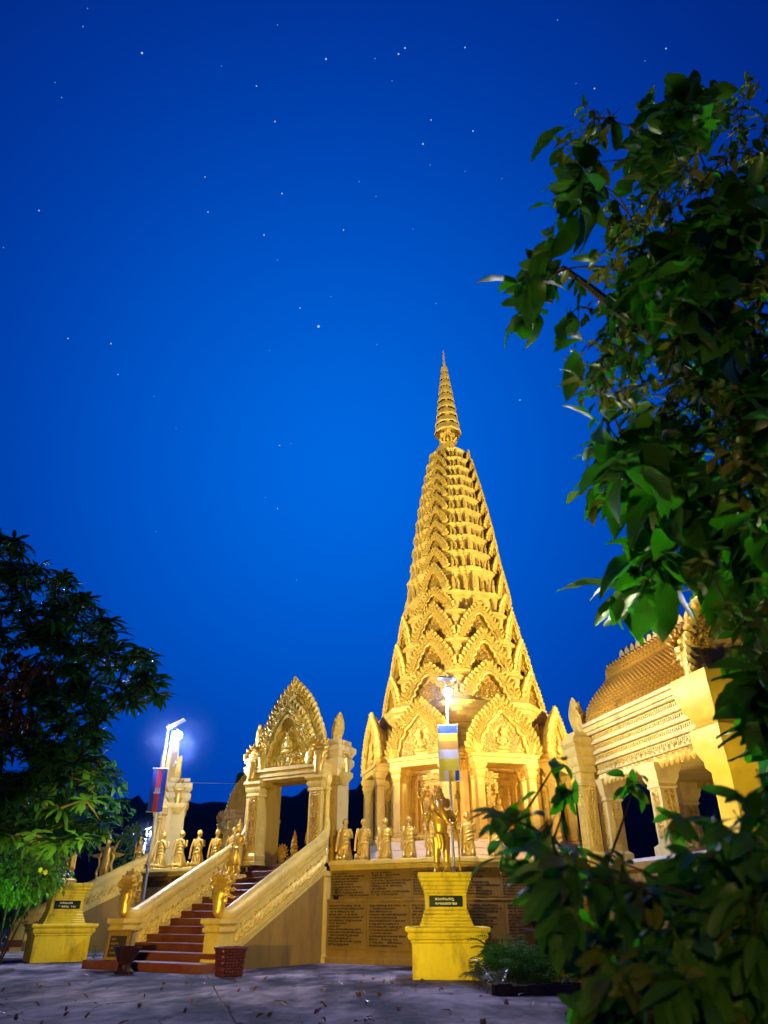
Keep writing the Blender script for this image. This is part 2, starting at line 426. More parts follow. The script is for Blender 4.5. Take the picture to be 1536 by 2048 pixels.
# ------------------------------------------------------------------ ground, pavement, hill
def ground_mat(name, a, b_, c, sc1):
    m, t, b = new_mat(name)
    tcn = t.nodes.new('ShaderNodeTexCoord')
    mp = t.nodes.new('ShaderNodeMapping'); mp.inputs['Scale'].default_value = (1, .45, 1); mp.inputs['Rotation'].default_value = (0, 0, R(-14))
    gp_ = t.nodes.new('ShaderNodeNewGeometry'); t.links.new(gp_.outputs['Position'], mp.inputs[0])
    n = t.nodes.new('ShaderNodeTexNoise'); n.inputs['Scale'].default_value = sc1; n.inputs['Detail'].default_value = 8; n.inputs['Roughness'].default_value = .62
    n2 = t.nodes.new('ShaderNodeTexNoise'); n2.inputs['Scale'].default_value = sc1 * 4.3; n2.inputs['Detail'].default_value = 6
    t.links.new(mp.outputs[0], n.inputs['Vector']); t.links.new(mp.outputs[0], n2.inputs['Vector'])
    r = t.nodes.new('ShaderNodeValToRGB'); e = r.color_ramp.elements
    e[0].position = .43; e[0].color = (*a, 1); e[1].position = .58; e[1].color = (*c, 1); q = e.new(.5); q.color = (*b_, 1)
    t.links.new(n.outputs['Fac'], r.inputs[0])
    mx = t.nodes.new('ShaderNodeMix'); mx.data_type = 'RGBA'; mx.blend_type = 'MULTIPLY'; mx.inputs[0].default_value = .75
    r2 = t.nodes.new('ShaderNodeValToRGB'); r2.color_ramp.elements[0].position = .38; r2.color_ramp.elements[0].color = (.42, .42, .45, 1); r2.color_ramp.elements[1].position = .6
    t.links.new(n2.outputs['Fac'], r2.inputs[0]); t.links.new(r.outputs[0], mx.inputs[6]); t.links.new(r2.outputs[0], mx.inputs[7])
    vc = t.nodes.new('ShaderNodeTexVoronoi'); vc.feature = 'DISTANCE_TO_EDGE'; vc.inputs['Scale'].default_value = .34
    wv = t.nodes.new('ShaderNodeVectorMath'); wv.operation = 'MULTIPLY_ADD'; wv.inputs[1].default_value = (.9, .9, 0)
    t.links.new(n2.outputs['Color'], wv.inputs[0]); t.links.new(gp_.outputs['Position'], wv.inputs[2]); t.links.new(wv.outputs[0], vc.inputs['Vector'])
    rc_ = t.nodes.new('ShaderNodeValToRGB'); rc_.color_ramp.elements[0].position = .002; rc_.color_ramp.elements[0].color = (.18, .18, .2, 1); rc_.color_ramp.elements[1].position = .009
    t.links.new(vc.outputs['Distance'], rc_.inputs[0])
    mc = t.nodes.new('ShaderNodeMix'); mc.data_type = 'RGBA'; mc.blend_type = 'MULTIPLY'; mc.inputs[0].default_value = .9
    t.links.new(mx.outputs[2], mc.inputs[6]); t.links.new(rc_.outputs[0], mc.inputs[7])
    t.links.new(mc.outputs[2], b.inputs['Base Color'])
    b.inputs['Roughness'].default_value = .85; b.inputs['Specular IOR Level'].default_value = .12
    bp = t.nodes.new('ShaderNodeBump'); bp.inputs['Strength'].default_value = .35; bp.inputs['Distance'].default_value = .03
    t.links.new(n2.outputs['Fac'], bp.inputs['Height']); t.links.new(bp.outputs[0], b.inputs['Normal'])
    return m
M['ground'] = ground_mat('packed_earth', (.10, .08, .07), (.14, .12, .10), (.18, .15, .13), .3)
M['slab'] = ground_mat('stained_concrete', (.05, .048, .072), (.19, .16, .19), (.37, .30, .32), .42)
M['road'] = ground_mat('pale_concrete', (.40, .36, .30), (.48, .42, .36), (.55, .5, .42), .4)

mb = MB(); mb.add([(-700, -700, -.02), (700, -700, -.02), (700, 700, -.02), (-700, 700, -.02)], [(0, 1, 2, 3)])
tag(mb.build('ground', M['ground']), kind='structure')
pav = thing('pavement', 'stained grey concrete forecourt in large slabs', None); pav['kind'] = 'structure'
PW = Matrix.Translation((-4.3, 21.3, 0)) @ Matrix.Rotation(R(14.5), 4, 'Z')
random.seed(5)
for i in range(-4, 3):
    for j in range(-4, 3):
        mb = MB(); W = 6.0; g = .022
        dz = rng.uniform(-.008, .006)
        mb.moulded(rect(W / 2 - g, W / 2 - g), [(0, -.12), (0, -.012 + dz), (-.015, dz)])
        o = mb.build('concrete_slab', M['slab'], pav); o.matrix_local = PW @ TR((i + .5) * W, (j + .5) * W, .0)
mb = MB(); mb.box(-40, -14.4, 33.4, 75, -.05, .012)
tag(mb.build('road', M['road']), kind='structure')

# wooded hill behind
mb = MB(); N = 260; rows = 7
vs = []
for j in range(rows):
    for i in range(N):
        a = R(-62 + 124 * i / (N - 1)); t_ = j / (rows - 1)
        h = 33 + 6 * math.sin(a * 3.1 + 1.2) + 3.5 * math.sin(a * 9 + .4)
        if j == rows - 1: h += 2.6 * mnoise.noise(Vector((i * .55, 3, 1))) + 1.8 * mnoise.noise(Vector((i * 1.9, 7, 2)))
        d = 150 + 95 * t_
        z = -1 + (h + 1) * (t_ ** .8)
        if 0 < j < rows - 1: z += 1.5 * mnoise.noise(Vector((i * .8, j * 2.3, 5)))
        vs.append((d * math.sin(a), d * math.cos(a), z))
fs = [(j * N + i, j * N + i + 1, (j + 1) * N + i + 1, (j + 1) * N + i) for j in range(rows - 1) for i in range(N - 1)]
k = len(vs)
for i in range(N):
    a = R(-62 + 124 * i / (N - 1)); vs.append((420 * math.sin(a), 420 * math.cos(a), -1))
fs += [((rows - 1) * N + i, (rows - 1) * N + i + 1, k + i + 1, k + i) for i in range(N - 1)]
mb.add(vs, fs); tag(mb.build('hill', M['hill']), kind='structure')

# ------------------------------------------------------------------ carved ornament shared by all
def scatter_scrolls(mb, inside, x0, x1, z0, z1, y, size, step, seed=1):
    r_ = random.Random(seed); z = z0; row = 0
    while z < z1:
        x = x0 + (step / 2 if row % 2 else 0)
        while x < x1:
            px, pz = x + r_.uniform(-.2, .2) * step, z + r_.uniform(-.2, .2) * step
            if inside(px, pz):
                mb.scroll(px, pz, size * r_.uniform(.8, 1.15), y, r_.uniform(0, 6.28), r_.choice((-1, 1)))
            x += step
        z += step * .86; row += 1
def arch(hw, h, pts): return [Vector((p[0] * hw, p[1] * h, 0)) for p in pts]
OUT_P = [(1.02, 0), (1.10, .09), (.98, .20), (.96, .31), (.80, .42), (.74, .53), (.58, .63), (.50, .73), (.33, .82), (.22, .92), (0, 1.06)]
IN_P = [(.60, 0), (.63, .08), (.62, .17), (.50, .22), (.52, .34), (.40, .40), (.40, .50), (.27, .55), (.22, .66), (.10, .71), (0, .74)]
OUT_G = [(1.0, 0), (1.05, .10), (1.03, .22), (.99, .34), (.93, .45), (.82, .55), (.73, .65), (.61, .75), (.44, .85), (.23, .94), (0, 1.03)]
IN_G = [(.80, 0), (.82, .09), (.78, .17), (.66, .22), (.66, .34), (.52, .40), (.50, .52), (.36, .57), (.30, .68), (.14, .74), (0, .765)]
OUT_R = [(1.0, 0), (1.12, .10), (1.04, .23), (1.02, .35), (.88, .48), (.80, .60), (.60, .72), (.46, .83), (.24, .93), (0, 1.10)]
IN_R = [(.70, 0), (.74, .11), (.66, .22), (.65, .34), (.50, .43), (.47, .54), (.29, .63), (.18, .72), (0, .83)]
def half_curves(hw, h, op, ip, n):
    return resample(cr(arch(hw, h, op), 6), n), resample(cr(arch(hw, h, ip), 6), n)
def pediment_frame(mb, hw, h, op, ip, yf, yb, n=26, crock=9, crock_s=.22, scr=.10, m=None, curls=True):
    o_, i_ = half_curves(hw, h, op, ip, n)
    for sgn in (1, -1):
        vs = []
        for a, b in zip(o_, i_):
            c = a.lerp(b, .72); d_ = a.lerp(b, .5)
            vs += [(sgn * a.x, yf + .03, a.y), (sgn * d_.x, yf - .04, d_.y), (sgn * c.x, yf - .02, c.y), (sgn * c.x, yf + .05, c.y), (sgn * b.x, yf + .03, b.y), (sgn * b.x, yb, b.y), (sgn * a.x, yb, a.y)]
        q = 7; fs = []
        for j in range(n - 1):
            for k in range(q):
                a0 = j * q + k; a1 = j * q + (k + 1) % q
                fs.append((a0, a1, a1 + q, a0 + q))
        fs.append(tuple(range(q)))
        mb.add(vs, fs, m)
        # rolled inner mouldings
        for f_, rr in ((.98, .035), (.86, .028)):
            mb.tube([(sgn * a.lerp(b, f_).x, yf, a.lerp(b, f_).y) for a, b in zip(o_, i_)], rr * hw, 5, m)
        # flame crockets along the outside
        for k in range(crock):
            t_ = (k + .6) / crock; j = min(int(t_ * (n - 1)), n - 2); a = o_[j].lerp(o_[j + 1], t_ * (n - 1) - j)
            tn = (o_[j + 1] - o_[j]).normalized(); nx = Vector((tn.y, -tn.x, 0)); nx = (nx + Vector((0, .9, 0))).normalized()
            ang = math.atan2(nx.x, nx.y) * sgn
            mb.flame(sgn * (a.x - .25 * crock_s * nx.x), a.y - .25 * crock_s * nx.y, crock_s * .95, crock_s * 1.25, yf + .02, .06 * hw + .02, .0, ang, m)
        # curling scrollwork on the band
        if scr:
            L = sum((o_[j + 1] - o_[j]).length for j in range(n - 1)); cnt = int(L / (scr * 1.25))
            for k in range(cnt):
                t_ = (k + .5) / cnt * (n - 1); j = min(int(t_), n - 2)
                a = o_[j].lerp(o_[j + 1], t_ - j); b = i_[j].lerp(i_[j + 1], t_ - j)
                bw = (a - b).length
                for f_ in ((.22, .55) if bw > scr * 3 else (.38,)):
                    p = a.lerp(b, f_); mb.scroll(sgn * p.x, p.y, scr * .78, yf - .05, k * 1.7, 1 if k % 2 else -1, 1.1, m, 4, 7)
        if curls:   # upturned naga end
            e = o_[0].lerp(i_[0], .5)
            mb.flame(sgn * (e.x + .02 * hw), e.y - .01 * h, .36 * hw, .30 * h, yf - .03, .07 * hw, sgn * .12, sgn * .12, m)
    mb.flame(0, h * .93, .22 * hw, .2 * h, yf, .06 * hw, 0, 0, m)
def inner_panel(mb, hw, h, ip, y0, y1, n=26):
    i_ = resample(cr(arch(hw, h, ip), 6), n)
    poly = [(p.x, p.y) for p in i_] + [(-p.x, p.y) for p in reversed(i_[:-1])]
    mb.prism([(p[0] * 1.02, p[1]) for p in poly][::-1], y0, y1)
    def inside(x, z):
        best = None
        for a, b in zip(i_, i_[1:]):
            if min(a.y, b.y) <= z <= max(a.y, b.y) and abs(b.y - a.y) > 1e-6:
                t_ = (z - a.y) / (b.y - a.y); best = max(best or 0, a.x + (b.x - a.x) * t_)
        return best is not None and abs(x) < best * .9
    return inside
def seated_relief(mb, x, z, s, y):
    mb.ell((x, y, z + .12 * s), (.36 * s, .12 * s, .11 * s), nu=10, nv=6); mb.ell((x, y, z + .42 * s), (.2 * s, .11 * s, .27 * s), nu=10, nv=6)
    mb.ell((x, y - .03 * s, z + .78 * s), (.11 * s, .1 * s, .14 * s), nu=10, nv=6); mb.ell((x, y - .02 * s, z + .95 * s), (.05 * s, .05 * s, .08 * s), nu=8, nv=5)
    for g in (1, -1): mb.tube([(x + g * .2 * s, y, z + .58 * s), (x + g * .29 * s, y - .03 * s, z + .36 * s), (x + g * .06 * s, y - .1 * s, z + .24 * s)], .06 * s, 6)

# ------------------------------------------------------------------ octagonal platform
plat = thing('temple_platform', 'octagonal ochre terrace wall covered in engraved lettering below the golden tower', 'platform', face(0))
RC = 1 / math.cos(PI / 8)
def octo(a): return [(a * RC * math.cos(PI / 8 + k * PI / 4 - PI / 2), a * RC * math.sin(PI / 8 + k * PI / 4 - PI / 2)) for k in range(8)]
ctr = Matrix.Translation((0, APO, 0))
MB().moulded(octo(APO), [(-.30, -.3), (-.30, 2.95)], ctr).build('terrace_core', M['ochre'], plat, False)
KH = [chr(c) for c in range(0x1780, 0x17A3)]
def text_mesh(rows, chars, hgt, seed, material, gap=1.55, width=1.0):
    r_ = random.Random(seed); lines = []
    for i in range(rows):
        n = int(chars * r_.choice((.55, .75, .95, 1, 1, 1))); s = ''
        for k in range(n): s += ' ' if r_.random() < .14 else r_.choice(KH)
        lines.append(s)
    cu = bpy.data.curves.new('t', 'FONT'); cu.body = '\n'.join(lines); cu.size = hgt; cu.space_line = gap; cu.resolution_u = 1; cu.extrude = .004; cu.offset = hgt * .045
    cu.space_character = 1.0
    o = bpy.data.objects.new('t', cu); col.objects.link(o)
    me = bpy.data.meshes.new_from_object(o.evaluated_get(bpy.context.evaluated_depsgraph_get())); bpy.data.objects.remove(o)
    me.materials.clear(); me.materials.append(material)
    xs = np.zeros(len(me.vertices) * 3); me.vertices.foreach_get('co', xs); xs = xs.reshape(-1, 3)
    w_ = xs[:, 0].max() - xs[:, 0].min()
    xs[:, 0] = (xs[:, 0] - xs[:, 0].min()) / w_ * width; h_ = xs[:, 1].max() - xs[:, 1].min()
    xs[:, 1] -= xs[:, 1].max()
    me.vertices.foreach_set('co', xs.ravel()); me.update(); me.name = 'lettering'
    return me, h_
TXT_LOW = [text_mesh(14, 15, .088, 11 + i, M['letter'], 1.15, 1.14) for i in range(3)]
TXT_UP = [text_mesh(9, 16, .088, 31 + i, M['letter'], 1.15, 1.22) for i in range(3)]
HALF = APO * math.tan(PI / 8)
def wall_side(k):
    f = plat.matrix_world.inverted() @ face(k)
    def put(name, mb, material): return link(name, mb.mesh(name, material, True), plat, f)
    spans = [(-HALF, -2.45), (2.45, HALF)]
    for a, b in spans:
        # plinth, lower band, ledge, upper band, cap: each sits on the one below
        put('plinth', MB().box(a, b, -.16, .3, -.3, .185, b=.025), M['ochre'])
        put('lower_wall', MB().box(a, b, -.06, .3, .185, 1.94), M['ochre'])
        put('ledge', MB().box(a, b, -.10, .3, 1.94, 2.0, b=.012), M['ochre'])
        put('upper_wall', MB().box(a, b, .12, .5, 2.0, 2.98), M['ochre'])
        cap = MB()
        for z0, z1, y in ((2.98, 3.06, .06), (3.06, 3.14, 0.0), (3.14, 3.27, -.08)): cap.box(a, b, y, .75, z0, z1, b=.012)
        put('cap', cap, M['gold'])
        n = int((b - a) / 1.36); wd = (b - a) / n
        for i in range(n):
            x0 = a + i * wd
            p = link('inscription_panel', PANEL_L, plat, f @ TR(x0 + wd / 2, -.06, .43, s=(wd / 1.3, 1, 1)))
            me, h_ = TXT_LOW[(i + k) % 3]
            t_ = link('lettering', me, p, TR(-.57, -.0245, 1.40, rx=PI / 2, s=(1, 1.30 / h_, 1))); t_['kind'] = 'stuff'
            p = link('inscription_panel', PANEL_U, plat, f @ TR(x0 + wd / 2, .12, 2.06, s=(wd / 1.3, 1, 1)))
            me, h_ = TXT_UP[(i + k) % 3]
            t_ = link('lettering', me, p, TR(-.60, -.0225, .83, rx=PI / 2, s=(1, .78 / h_, 1))); t_['kind'] = 'stuff'
    for x in (-2.32, 2.32):
        put('corner_post', MB().moulded(rect(.14, .2, x, .0), [(.03, -.3), (.03, .2), (0, .24), (0, 2.75), (.05, 2.8), (.05, 2.96)]), M['gold'])
PANEL_L = MB().box(-.635, .635, -.02, .0, 0, 1.46, b=.006).mesh('inscription_panel', M['ochre_panel'])
PANEL_U = MB().box(-.635, .635, -.018, .0, 0, .88, b=.006).mesh('inscription_panel', M['ochre_panel'])
for k in (0, -1, 1, 2): wall_side(k)

# ------------------------------------------------------------------ staircase with naga balustrades
def naga_hood(name):
    """many-headed hood facing -y, standing 1.25 m above its neck"""
    mb = MB()
    mb.tube([(0, .35, -.05), (0, .12, -.12), (0, -.05, 0), (0, -.04, .25), (0, 0, .55)], [.15, .17, .19, .2, .22], 12)
    for z, rx in ((.15, .2), (.3, .3), (.5, .37), (.7, .38), (.9, .3), (1.08, .16)):
        mb.ell((0, 0, z), (rx, .10, .16), nu=16, nv=8)
    for i in range(7):
        a = R(-66 + 22 * i); x, z = .40 * math.sin(a), .62 + .46 * math.cos(a)
        mb.ell((x, -.07, z), (.075, .12, .085), nu=10, nv=6)
        mb.ell((x, -.17, z - .02), (.05, .07, .04), nu=8, nv=5)
        mb.flame(x * 1.05, z + .03, .13, .24, 0, .05, 0, a)
    for i in range(11):
        a = R(-105 + 21 * i); mb.flame(.34 * math.sin(a), .55 + .46 * math.cos(a), .13, .22, .05, .04, 0, a)
    for r_ in range(6):
        for i in range(-2, 3):
            if abs(i) * .09 < .13 + .03 * r_: mb.ell((i * .09 + (.045 if r_ % 2 else 0), -.115 - .02 * (r_ < 3), .1 + r_ * .1), (.05, .03, .06), nu=8, nv=5)
    me = fuse(mb, .022, name, M['gold_leaf']); return me
NAGA = naga_hood('naga_hood')
SLOPE = .50; Y0 = -6.2; NS = 14; RISE = PZ / NS; TREAD = .5
stairs = thing('temple_staircase', 'maroon steps between two golden serpent balustrades leading up to the arched gate', 'staircase', face(0))
for i in range(NS):
    y0 = Y0 + i * TREAD; hw = 2.55 if i < 2 else 1.85
    yb = 1.4 if i >= 2 else Y0 + 2.2 * TREAD + .3
    o = MB().box(-hw, hw, y0 - (.45 if i == 0 else .15 if i == 1 else 0), min(y0 + TREAD + .06, .85) if i < NS - 1 else 2.4, max(i * RISE - .05, -.1), (i + 1) * RISE, b=.02).build('step', M['maroon'], stairs)
MB().add([(-1.84, Y0 + .9, -.1), (1.84, Y0 + .9, -.1), (1.84, .8, -.1), (-1.84, .8, -.1), (-1.84, .8, PZ - .35), (1.84, .8, PZ - .35), (1.84, Y0 + .9, .1), (-1.84, Y0 + .9, .1)],
         [(0, 1, 2, 3), (0, 7, 6, 1), (7, 4, 5, 6), (3, 2, 5, 4), (0, 3, 4, 7), (1, 6, 5, 2)]).build('step_core', M['ochre'], stairs, False)
def side_wedge(x0, x1, za, zb, ya, yb, inset=0):
    return [(x, y, z) for x in (x0, x1) for y, z in ((ya, za[0]), (yb, za[1]), (yb, zb[1]), (ya, zb[0]))]
WF = [(0, 1, 2, 3), (7, 6, 5, 4), (0, 4, 5, 1), (1, 5, 6, 2), (2, 6, 7, 3), (3, 7, 4, 0)]
YA, YB = -5.15, -.12
def zl(y): return 1.28 + SLOPE * (y - YA)      # under side of the rail
for sx in (-1, 1):
    xc = 2.12 * sx
    b = MB(); b.add(side_wedge(xc - .24, xc + .24, (-.3, -.3), (zl(YA) - .86, zl(YB) - .86), YA, YB), WF)
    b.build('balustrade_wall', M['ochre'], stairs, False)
    b = MB(); b.add(side_wedge(xc - .19, xc + .19, (zl(YA) - .86, zl(YB) - .86), (zl(YA), zl(YB)), YA + .01, YB - .01), WF)
    b.build('balustrade_panel', M['gold'], stairs, False)
    for so in (-1, 1):
        xo = xc + so * .24
        b = MB()   # sloping string course with its row of beads
        for dz, hh, dp in ((-.86, .05, .05), (-.74, .05, .05)):
            b.add(side_wedge(xo - dp, xo + dp, (zl(YA) + dz - .04, zl(YB) + dz - .04), (zl(YA) + dz + hh, zl(YB) + dz + hh), YA, YB), WF)
        b.build('string_course', M['gold'], stairs, False)
        b = MB()
        for i in range(40):
            y = YA + .1 + i * (YB - YA - .2) / 39; b.box(xo - .03, xo + .03, y - .035, y + .035, zl(y) - .81, zl(y) - .745, b=.01)
        b.build('dentil_row', M['gold'], stairs)['kind'] = 'stuff'
        b = MB()   # leaf frieze under the rail
        for i in range(21):
            y = YA + .25 + i * (YB - YA - .4) / 20; z = zl(y) - .62
            mm = Matrix.Translation((xc + so * .19, y, z)) @ Matrix.Rotation(so * PI / 2, 4, 'Z')
            b.flame(0, 0, .2, .46, 0, .07, .25, .35, mm); b.scroll(.07, .12, .085, -.02, i, 1, 1.2, mm); b.scroll(-.06, .3, .07, -.02, i * 2, -1, 1.2, mm)
        b.build('leaf_frieze', M['gold_carved'], stairs)['kind'] = 'stuff'
    # serpent body as rail, rising into a tail at the top and a hood at the foot
    b = MB()
    pts = [(xc, YA - .42, 1.62), (xc, YA - .25, 1.5), (xc, YA, 1.5)] + [(xc, y, zl(y) + .2) for y in np.linspace(YA + .3, YB, 14)] + [(xc, .10, zl(.12) + .30), (xc, .22, zl(.12) + .52), (xc, .30, zl(.12) + .8), (xc, .33, zl(.12) + 1.1)]
    b.tube(pts, [.19, .22, .235] + [.24] * 14 + [.20, .15, .09, .02], 14)
    b.build('serpent_rail', M['gold'], stairs)
    b = MB(); b.add(side_wedge(xc - .28, xc + .28, (zl(YA) - .0, zl(YB) - .0), (zl(YA) + .07, zl(YB) + .07), YA + .02, YB), WF); b.build('rail_moulding', M['gold'], stairs, False)
    n = MB().moulded(rect(.30, .34, xc, YA - .36), [(.02, 0), (.02, .3), (-.02, .34), (-.02, 1.0), (.05, 1.05), (.05, 1.13), (0, 1.17), (0, 1.2), (.1, 1.27), (.1, 1.40)])
    n.build('newel_post', M['gold'], stairs)
    link('naga_hood', NAGA, stairs, TR(xc, YA - .42, 1.60))
st2 = copy_tree(stairs); st2.matrix_world = face(1)
st2['label'] = 'golden serpent balustrade and steps of the terrace side behind the left pedestal'
bpy.context.view_layer.update()

# ------------------------------------------------------------------ arched gate
gate = thing('gate', 'golden arched gate with pointed carved pediment at the top of the maroon stairs', 'gate', face(0, 0, 0, PZ))
def gp(name, mb, material, smooth=True): return mb.build(name, material, gate, smooth)
for sx in (-1, 1):
    cx = sx * 1.62
    pl = gp('pillar', MB().moulded(rect(.30, .28, cx, .28), [(.14, 0), (.14, .12), (.06, .16), (.10, .22), (.10, .34), (.03, .4), (0, .44), (0, 2.62), (.05, 2.66), (.05, 2.74), (.01, 2.78), (.09, 2.9), (.09, 2.98), (.04, 3.02), (.16, 3.14), (.16, 3.24)]), M['gold'])
    b = MB()
    for i in range(17):
        z = .55 + i * .122
        b.scroll(cx - .11, z, .10, -.01, i, 1, 1.2, None, 4, 7); b.scroll(cx + .11, z + .05, .10, -.01, i + 2, -1, 1.2, None, 4, 7)
        b.flame(cx, z, .16, .17, .0, .04)
    c = b.build('pillar_carving', M['gold_deep'], pl); c['kind'] = 'stuff'
    gp('colonette', MB().lathe([(.15, .0), (.15, .42), (.11, .5), (.105, 2.5), (.14, 2.56), (.10, 2.64), (.15, 2.74), (.10, 2.84), (.17, 3.0), (.17, 3.24)], 12, Matrix.Translation((sx * 2.04, .30, 0))), M['gold'])
    b = MB().moulded(rect(.17, .10, sx * 2.14, .52), [(.06, 0), (.06, .4), (0, .44), (0, 2.85), (.06, 2.9), (.06, 3.24)])
    rp = gp('carved_pilaster', b, M['gold_deep'])
    # rear pier that rises past the lintel and carries a leaf finial
    cx2 = 1.90 if sx > 0 else -2.2
    gp('rear_pier', MB().moulded(rect(.33, .46, cx2, 1.10), [(.12, 0), (.12, .14), (.05, .18), (.08, .3), (.08, .42), (0, .48), (0, 3.3), (.07, 3.42), (.07, 3.5), (.02, 3.55), (.10, 3.7), (.16, 3.8), (.16, 4.0), (.08, 4.06), (.14, 4.2), (.22, 4.3), (.22, 4.5), (.06, 4.6), (.06, 4.78)]), M['cream'])
    gp('inner_pier', MB().box(min(sx * 1.34, sx * 1.79), max(sx * 1.34, sx * 1.79), .58, 1.56, 0, 3.22), M['cream'])
    b = MB().flame(cx2 + .05 * sx, 4.76, .62, 1.22, .95, .12, .22 * sx); b.flame(cx2 + .03 * sx, 4.8, .36, .72, .86, .08, .2 * sx); b.flame(cx2, 4.76, .3, .4, .84, .08)
    for q in range(5): b.flame(cx2 + sx * (.04 + .02 * q), 4.9 + q * .2, .2, .26, .85, .05, 0, (-1) ** q * .5)
    gp('leaf_finial', b, M['gold_carved'])
    link('naga_finial', NAGA, gate, TR(sx * 1.78, -.04, 3.42, rz=0, s=(1.0, .8, 1.1)))
    link('naga_finial', NAGA, gate, TR(cx2 + sx * .42, 1.1, 3.46, rz=sx * PI / 2, s=(.85, .8, 1.0)))
    b = MB().moulded(rect(.22, .32, cx2 + sx * .36, 1.1), [(-.16, 2.95), (-.02, 3.2), (.03, 3.3), (.03, 3.46)]); gp('bracket', b, M['gold'])
b = MB()
for z0, z1, e in ((3.24, 3.36, 0), (3.36, 3.46, .06), (3.46, 3.58, .0), (3.58, 3.74, .10)): b.box(-2.0, 2.0, .0 - e, .62, z0, z1, b=.015)
gp('lintel', b, M['gold'])
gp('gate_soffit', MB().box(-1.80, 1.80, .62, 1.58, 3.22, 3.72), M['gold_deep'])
b = MB(); pediment_frame(b, 1.62, 3.66, OUT_G, IN_G, .30, .75, 40, 17, .26, .14); 
o = gp('outer_pediment_frame', b, M['gold_carved']); o.location.z = 3.62
b = MB(); ins = inner_panel(b, 1.62, 3.66, IN_G, .52, .72); o = gp('recessed_panel', b, M['gold']); o.location.z = 3.62
b = MB(); pediment_frame(b, 1.34, 2.72, OUT_G, IN_G, -.02, .34, 36, 14, .22, .12)
o = gp('inner_pediment_frame', b, M['gold_carved']); o.location.z = 3.74
b = MB(); ins = inner_panel(b, 1.34, 2.72, IN_G, .18, .32)
o = gp('tympanum', b, M['gold']); o.location.z = 3.74
b = MB(); scatter_scrolls(b, lambda x, z: ins(x, z) and z < 1.75 - abs(x) * .8, -1.5, 1.5, .12, 2.0, .15, .105, .19, 3)
seated_relief(b, 0, .55, .85, .08)
for i in range(5):
    for g in (-1, 1): b.flame(g * (.22 + .2 * i), .08, .2, .36 - .03 * i, .14, .08, 0, g * .25)
o2 = b.build('tympanum_carving', M['gold_carved'], o); o2['kind'] = 'stuff'
# same gate on two more sides of the terrace
g2 = copy_tree(gate); g2.matrix_world = face(1, 0, 0, PZ); g2['label'] = 'golden gate seen edge-on behind the banner with red and blue stripes'
g3 = copy_tree(gate); g3.matrix_world = face(2, 0, 0, PZ); g3['label'] = 'golden gate seen from behind, half hidden by the near gate left pillar'
for g in (gate, g2, g3): g['group'] = 'arched gates round the terrace'
for g in (stairs, st2): g['group'] = 'stairs up to the terrace'
# ------------------------------------------------------------------ the tower
stupa = thing('stupa', 'tall tapering golden tower of stacked tiers with a ringed spire', 'tower', Matrix.Translation(C0) @ Matrix.Rotation(-TH, 4, 'Z'))
def spart(name, mb, material, smooth=True): return mb.build(name, material, stupa, smooth)
def sface(k, x=0, y=0, z=0, s=1): return Matrix.Rotation(-k * PI / 4, 4, 'Z') @ TR(x, y, z, s=s)
# radius of the silhouette at a height
RZ = [(12.4, 5.9), (13.6, 5.41), (14.96, 5.11), (17.4, 4.5), (19.96, 4.0), (23.5, 3.4), (26.4, 3.05), (29.4, 2.55), (32.2, 1.95), (34.1, 1.35), (36, .8)]
def rz(z):
    for (a, b), (c, d) in zip(RZ, RZ[1:]):
        if z <= c: return b + (d - b) * (z - a) / (c - a) if z > a else b
    return RZ[-1][1]
YS = [1402, 1342, 1280, 1223, 1184, 1137, 1103, 1072, 1047, 1020, 994, 973, 953, 934, 916, 898]
ZT = []
for y in YS:
    z = 15.0; d = ray(985, y)
    for _ in range(20):
        a = rz(z) * .86; Y = C0.y - a; z = 1.5 + Y / d.y * d.z
    ZT.append(z)
ZT[0] = 12.85
steps_ = MB()
for i in range(5): steps_.moulded(octo(7.6 - i * .32), [(0, 2.9 if i == 0 else 3.2 + i * .34), (0, 3.2 + (i + 1) * .34 - .04), (-.04, 3.2 + (i + 1) * .34)])
spart('marble_plinth', steps_, M['pale'], False)
b = MB().moulded(octo(4.75), [(.5, 4.9), (.5, 5.1), (.3, 5.2), (.4, 5.4), (.12, 5.6), (0, 5.7), (0, 10.6), (.1, 10.7), (.1, 11.0), (.0, 11.1)])
spart('octagonal_body', b, M['gold'], False)
b = MB().moulded(octo(4.75), [(.02, 11.1), (.30, 11.35), (.22, 11.45), (.40, 11.6), (.40, 11.75), (.62, 12.0), (.62, 12.2), (.74, 12.32), (.74, 12.62), (.5, 12.7), (.4, 12.85)])
spart('cornice', b, M['gold'], False)

# porch on every side: columns, gable, vaulted roof, door
PF = -6.35
b = MB(); b.box(-1.95, 1.95, PF + .05, -4.7, 4.85, 5.02, b=.02)
PM_floor = b.mesh('porch_floor', M['pale'])
def column_mesh():
    return MB().moulded(rect(.21, .21), [(.1, 0), (.1, .2), (.04, .25), (.07, .4), (0, .48), (0, 3.1), (.05, 3.15), (.02, 3.25), (.08, 3.4), (.08, 3.5), (.04, 3.55), (.16, 3.75), (.16, 3.9)]).mesh('porch_column', M['gold'])
PM_col = column_mesh()
b = MB().box(-1.95, 1.95, PF - .02, -4.7, 8.90, 9.22, b=.02); b.box(-2.05, 2.05, PF - .10, -4.7, 9.22, 9.42, b=.02)
PM_lintel = b.mesh('porch_lintel', M['gold'])
b = MB()
vault = resample(cr([Vector((2.0, 9.42, 0)), Vector((1.9, 9.9, 0)), Vector((1.5, 10.5, 0)), Vector((.9, 11.1, 0)), Vector((.35, 11.55, 0)), Vector((0, 11.8, 0))], 5), 12)
poly = [(p.x, p.y) for p in vault] + [(-p.x, p.y) for p in reversed(vault[:-1])]
b.prism(poly[::-1], PF + .3, -4.2)
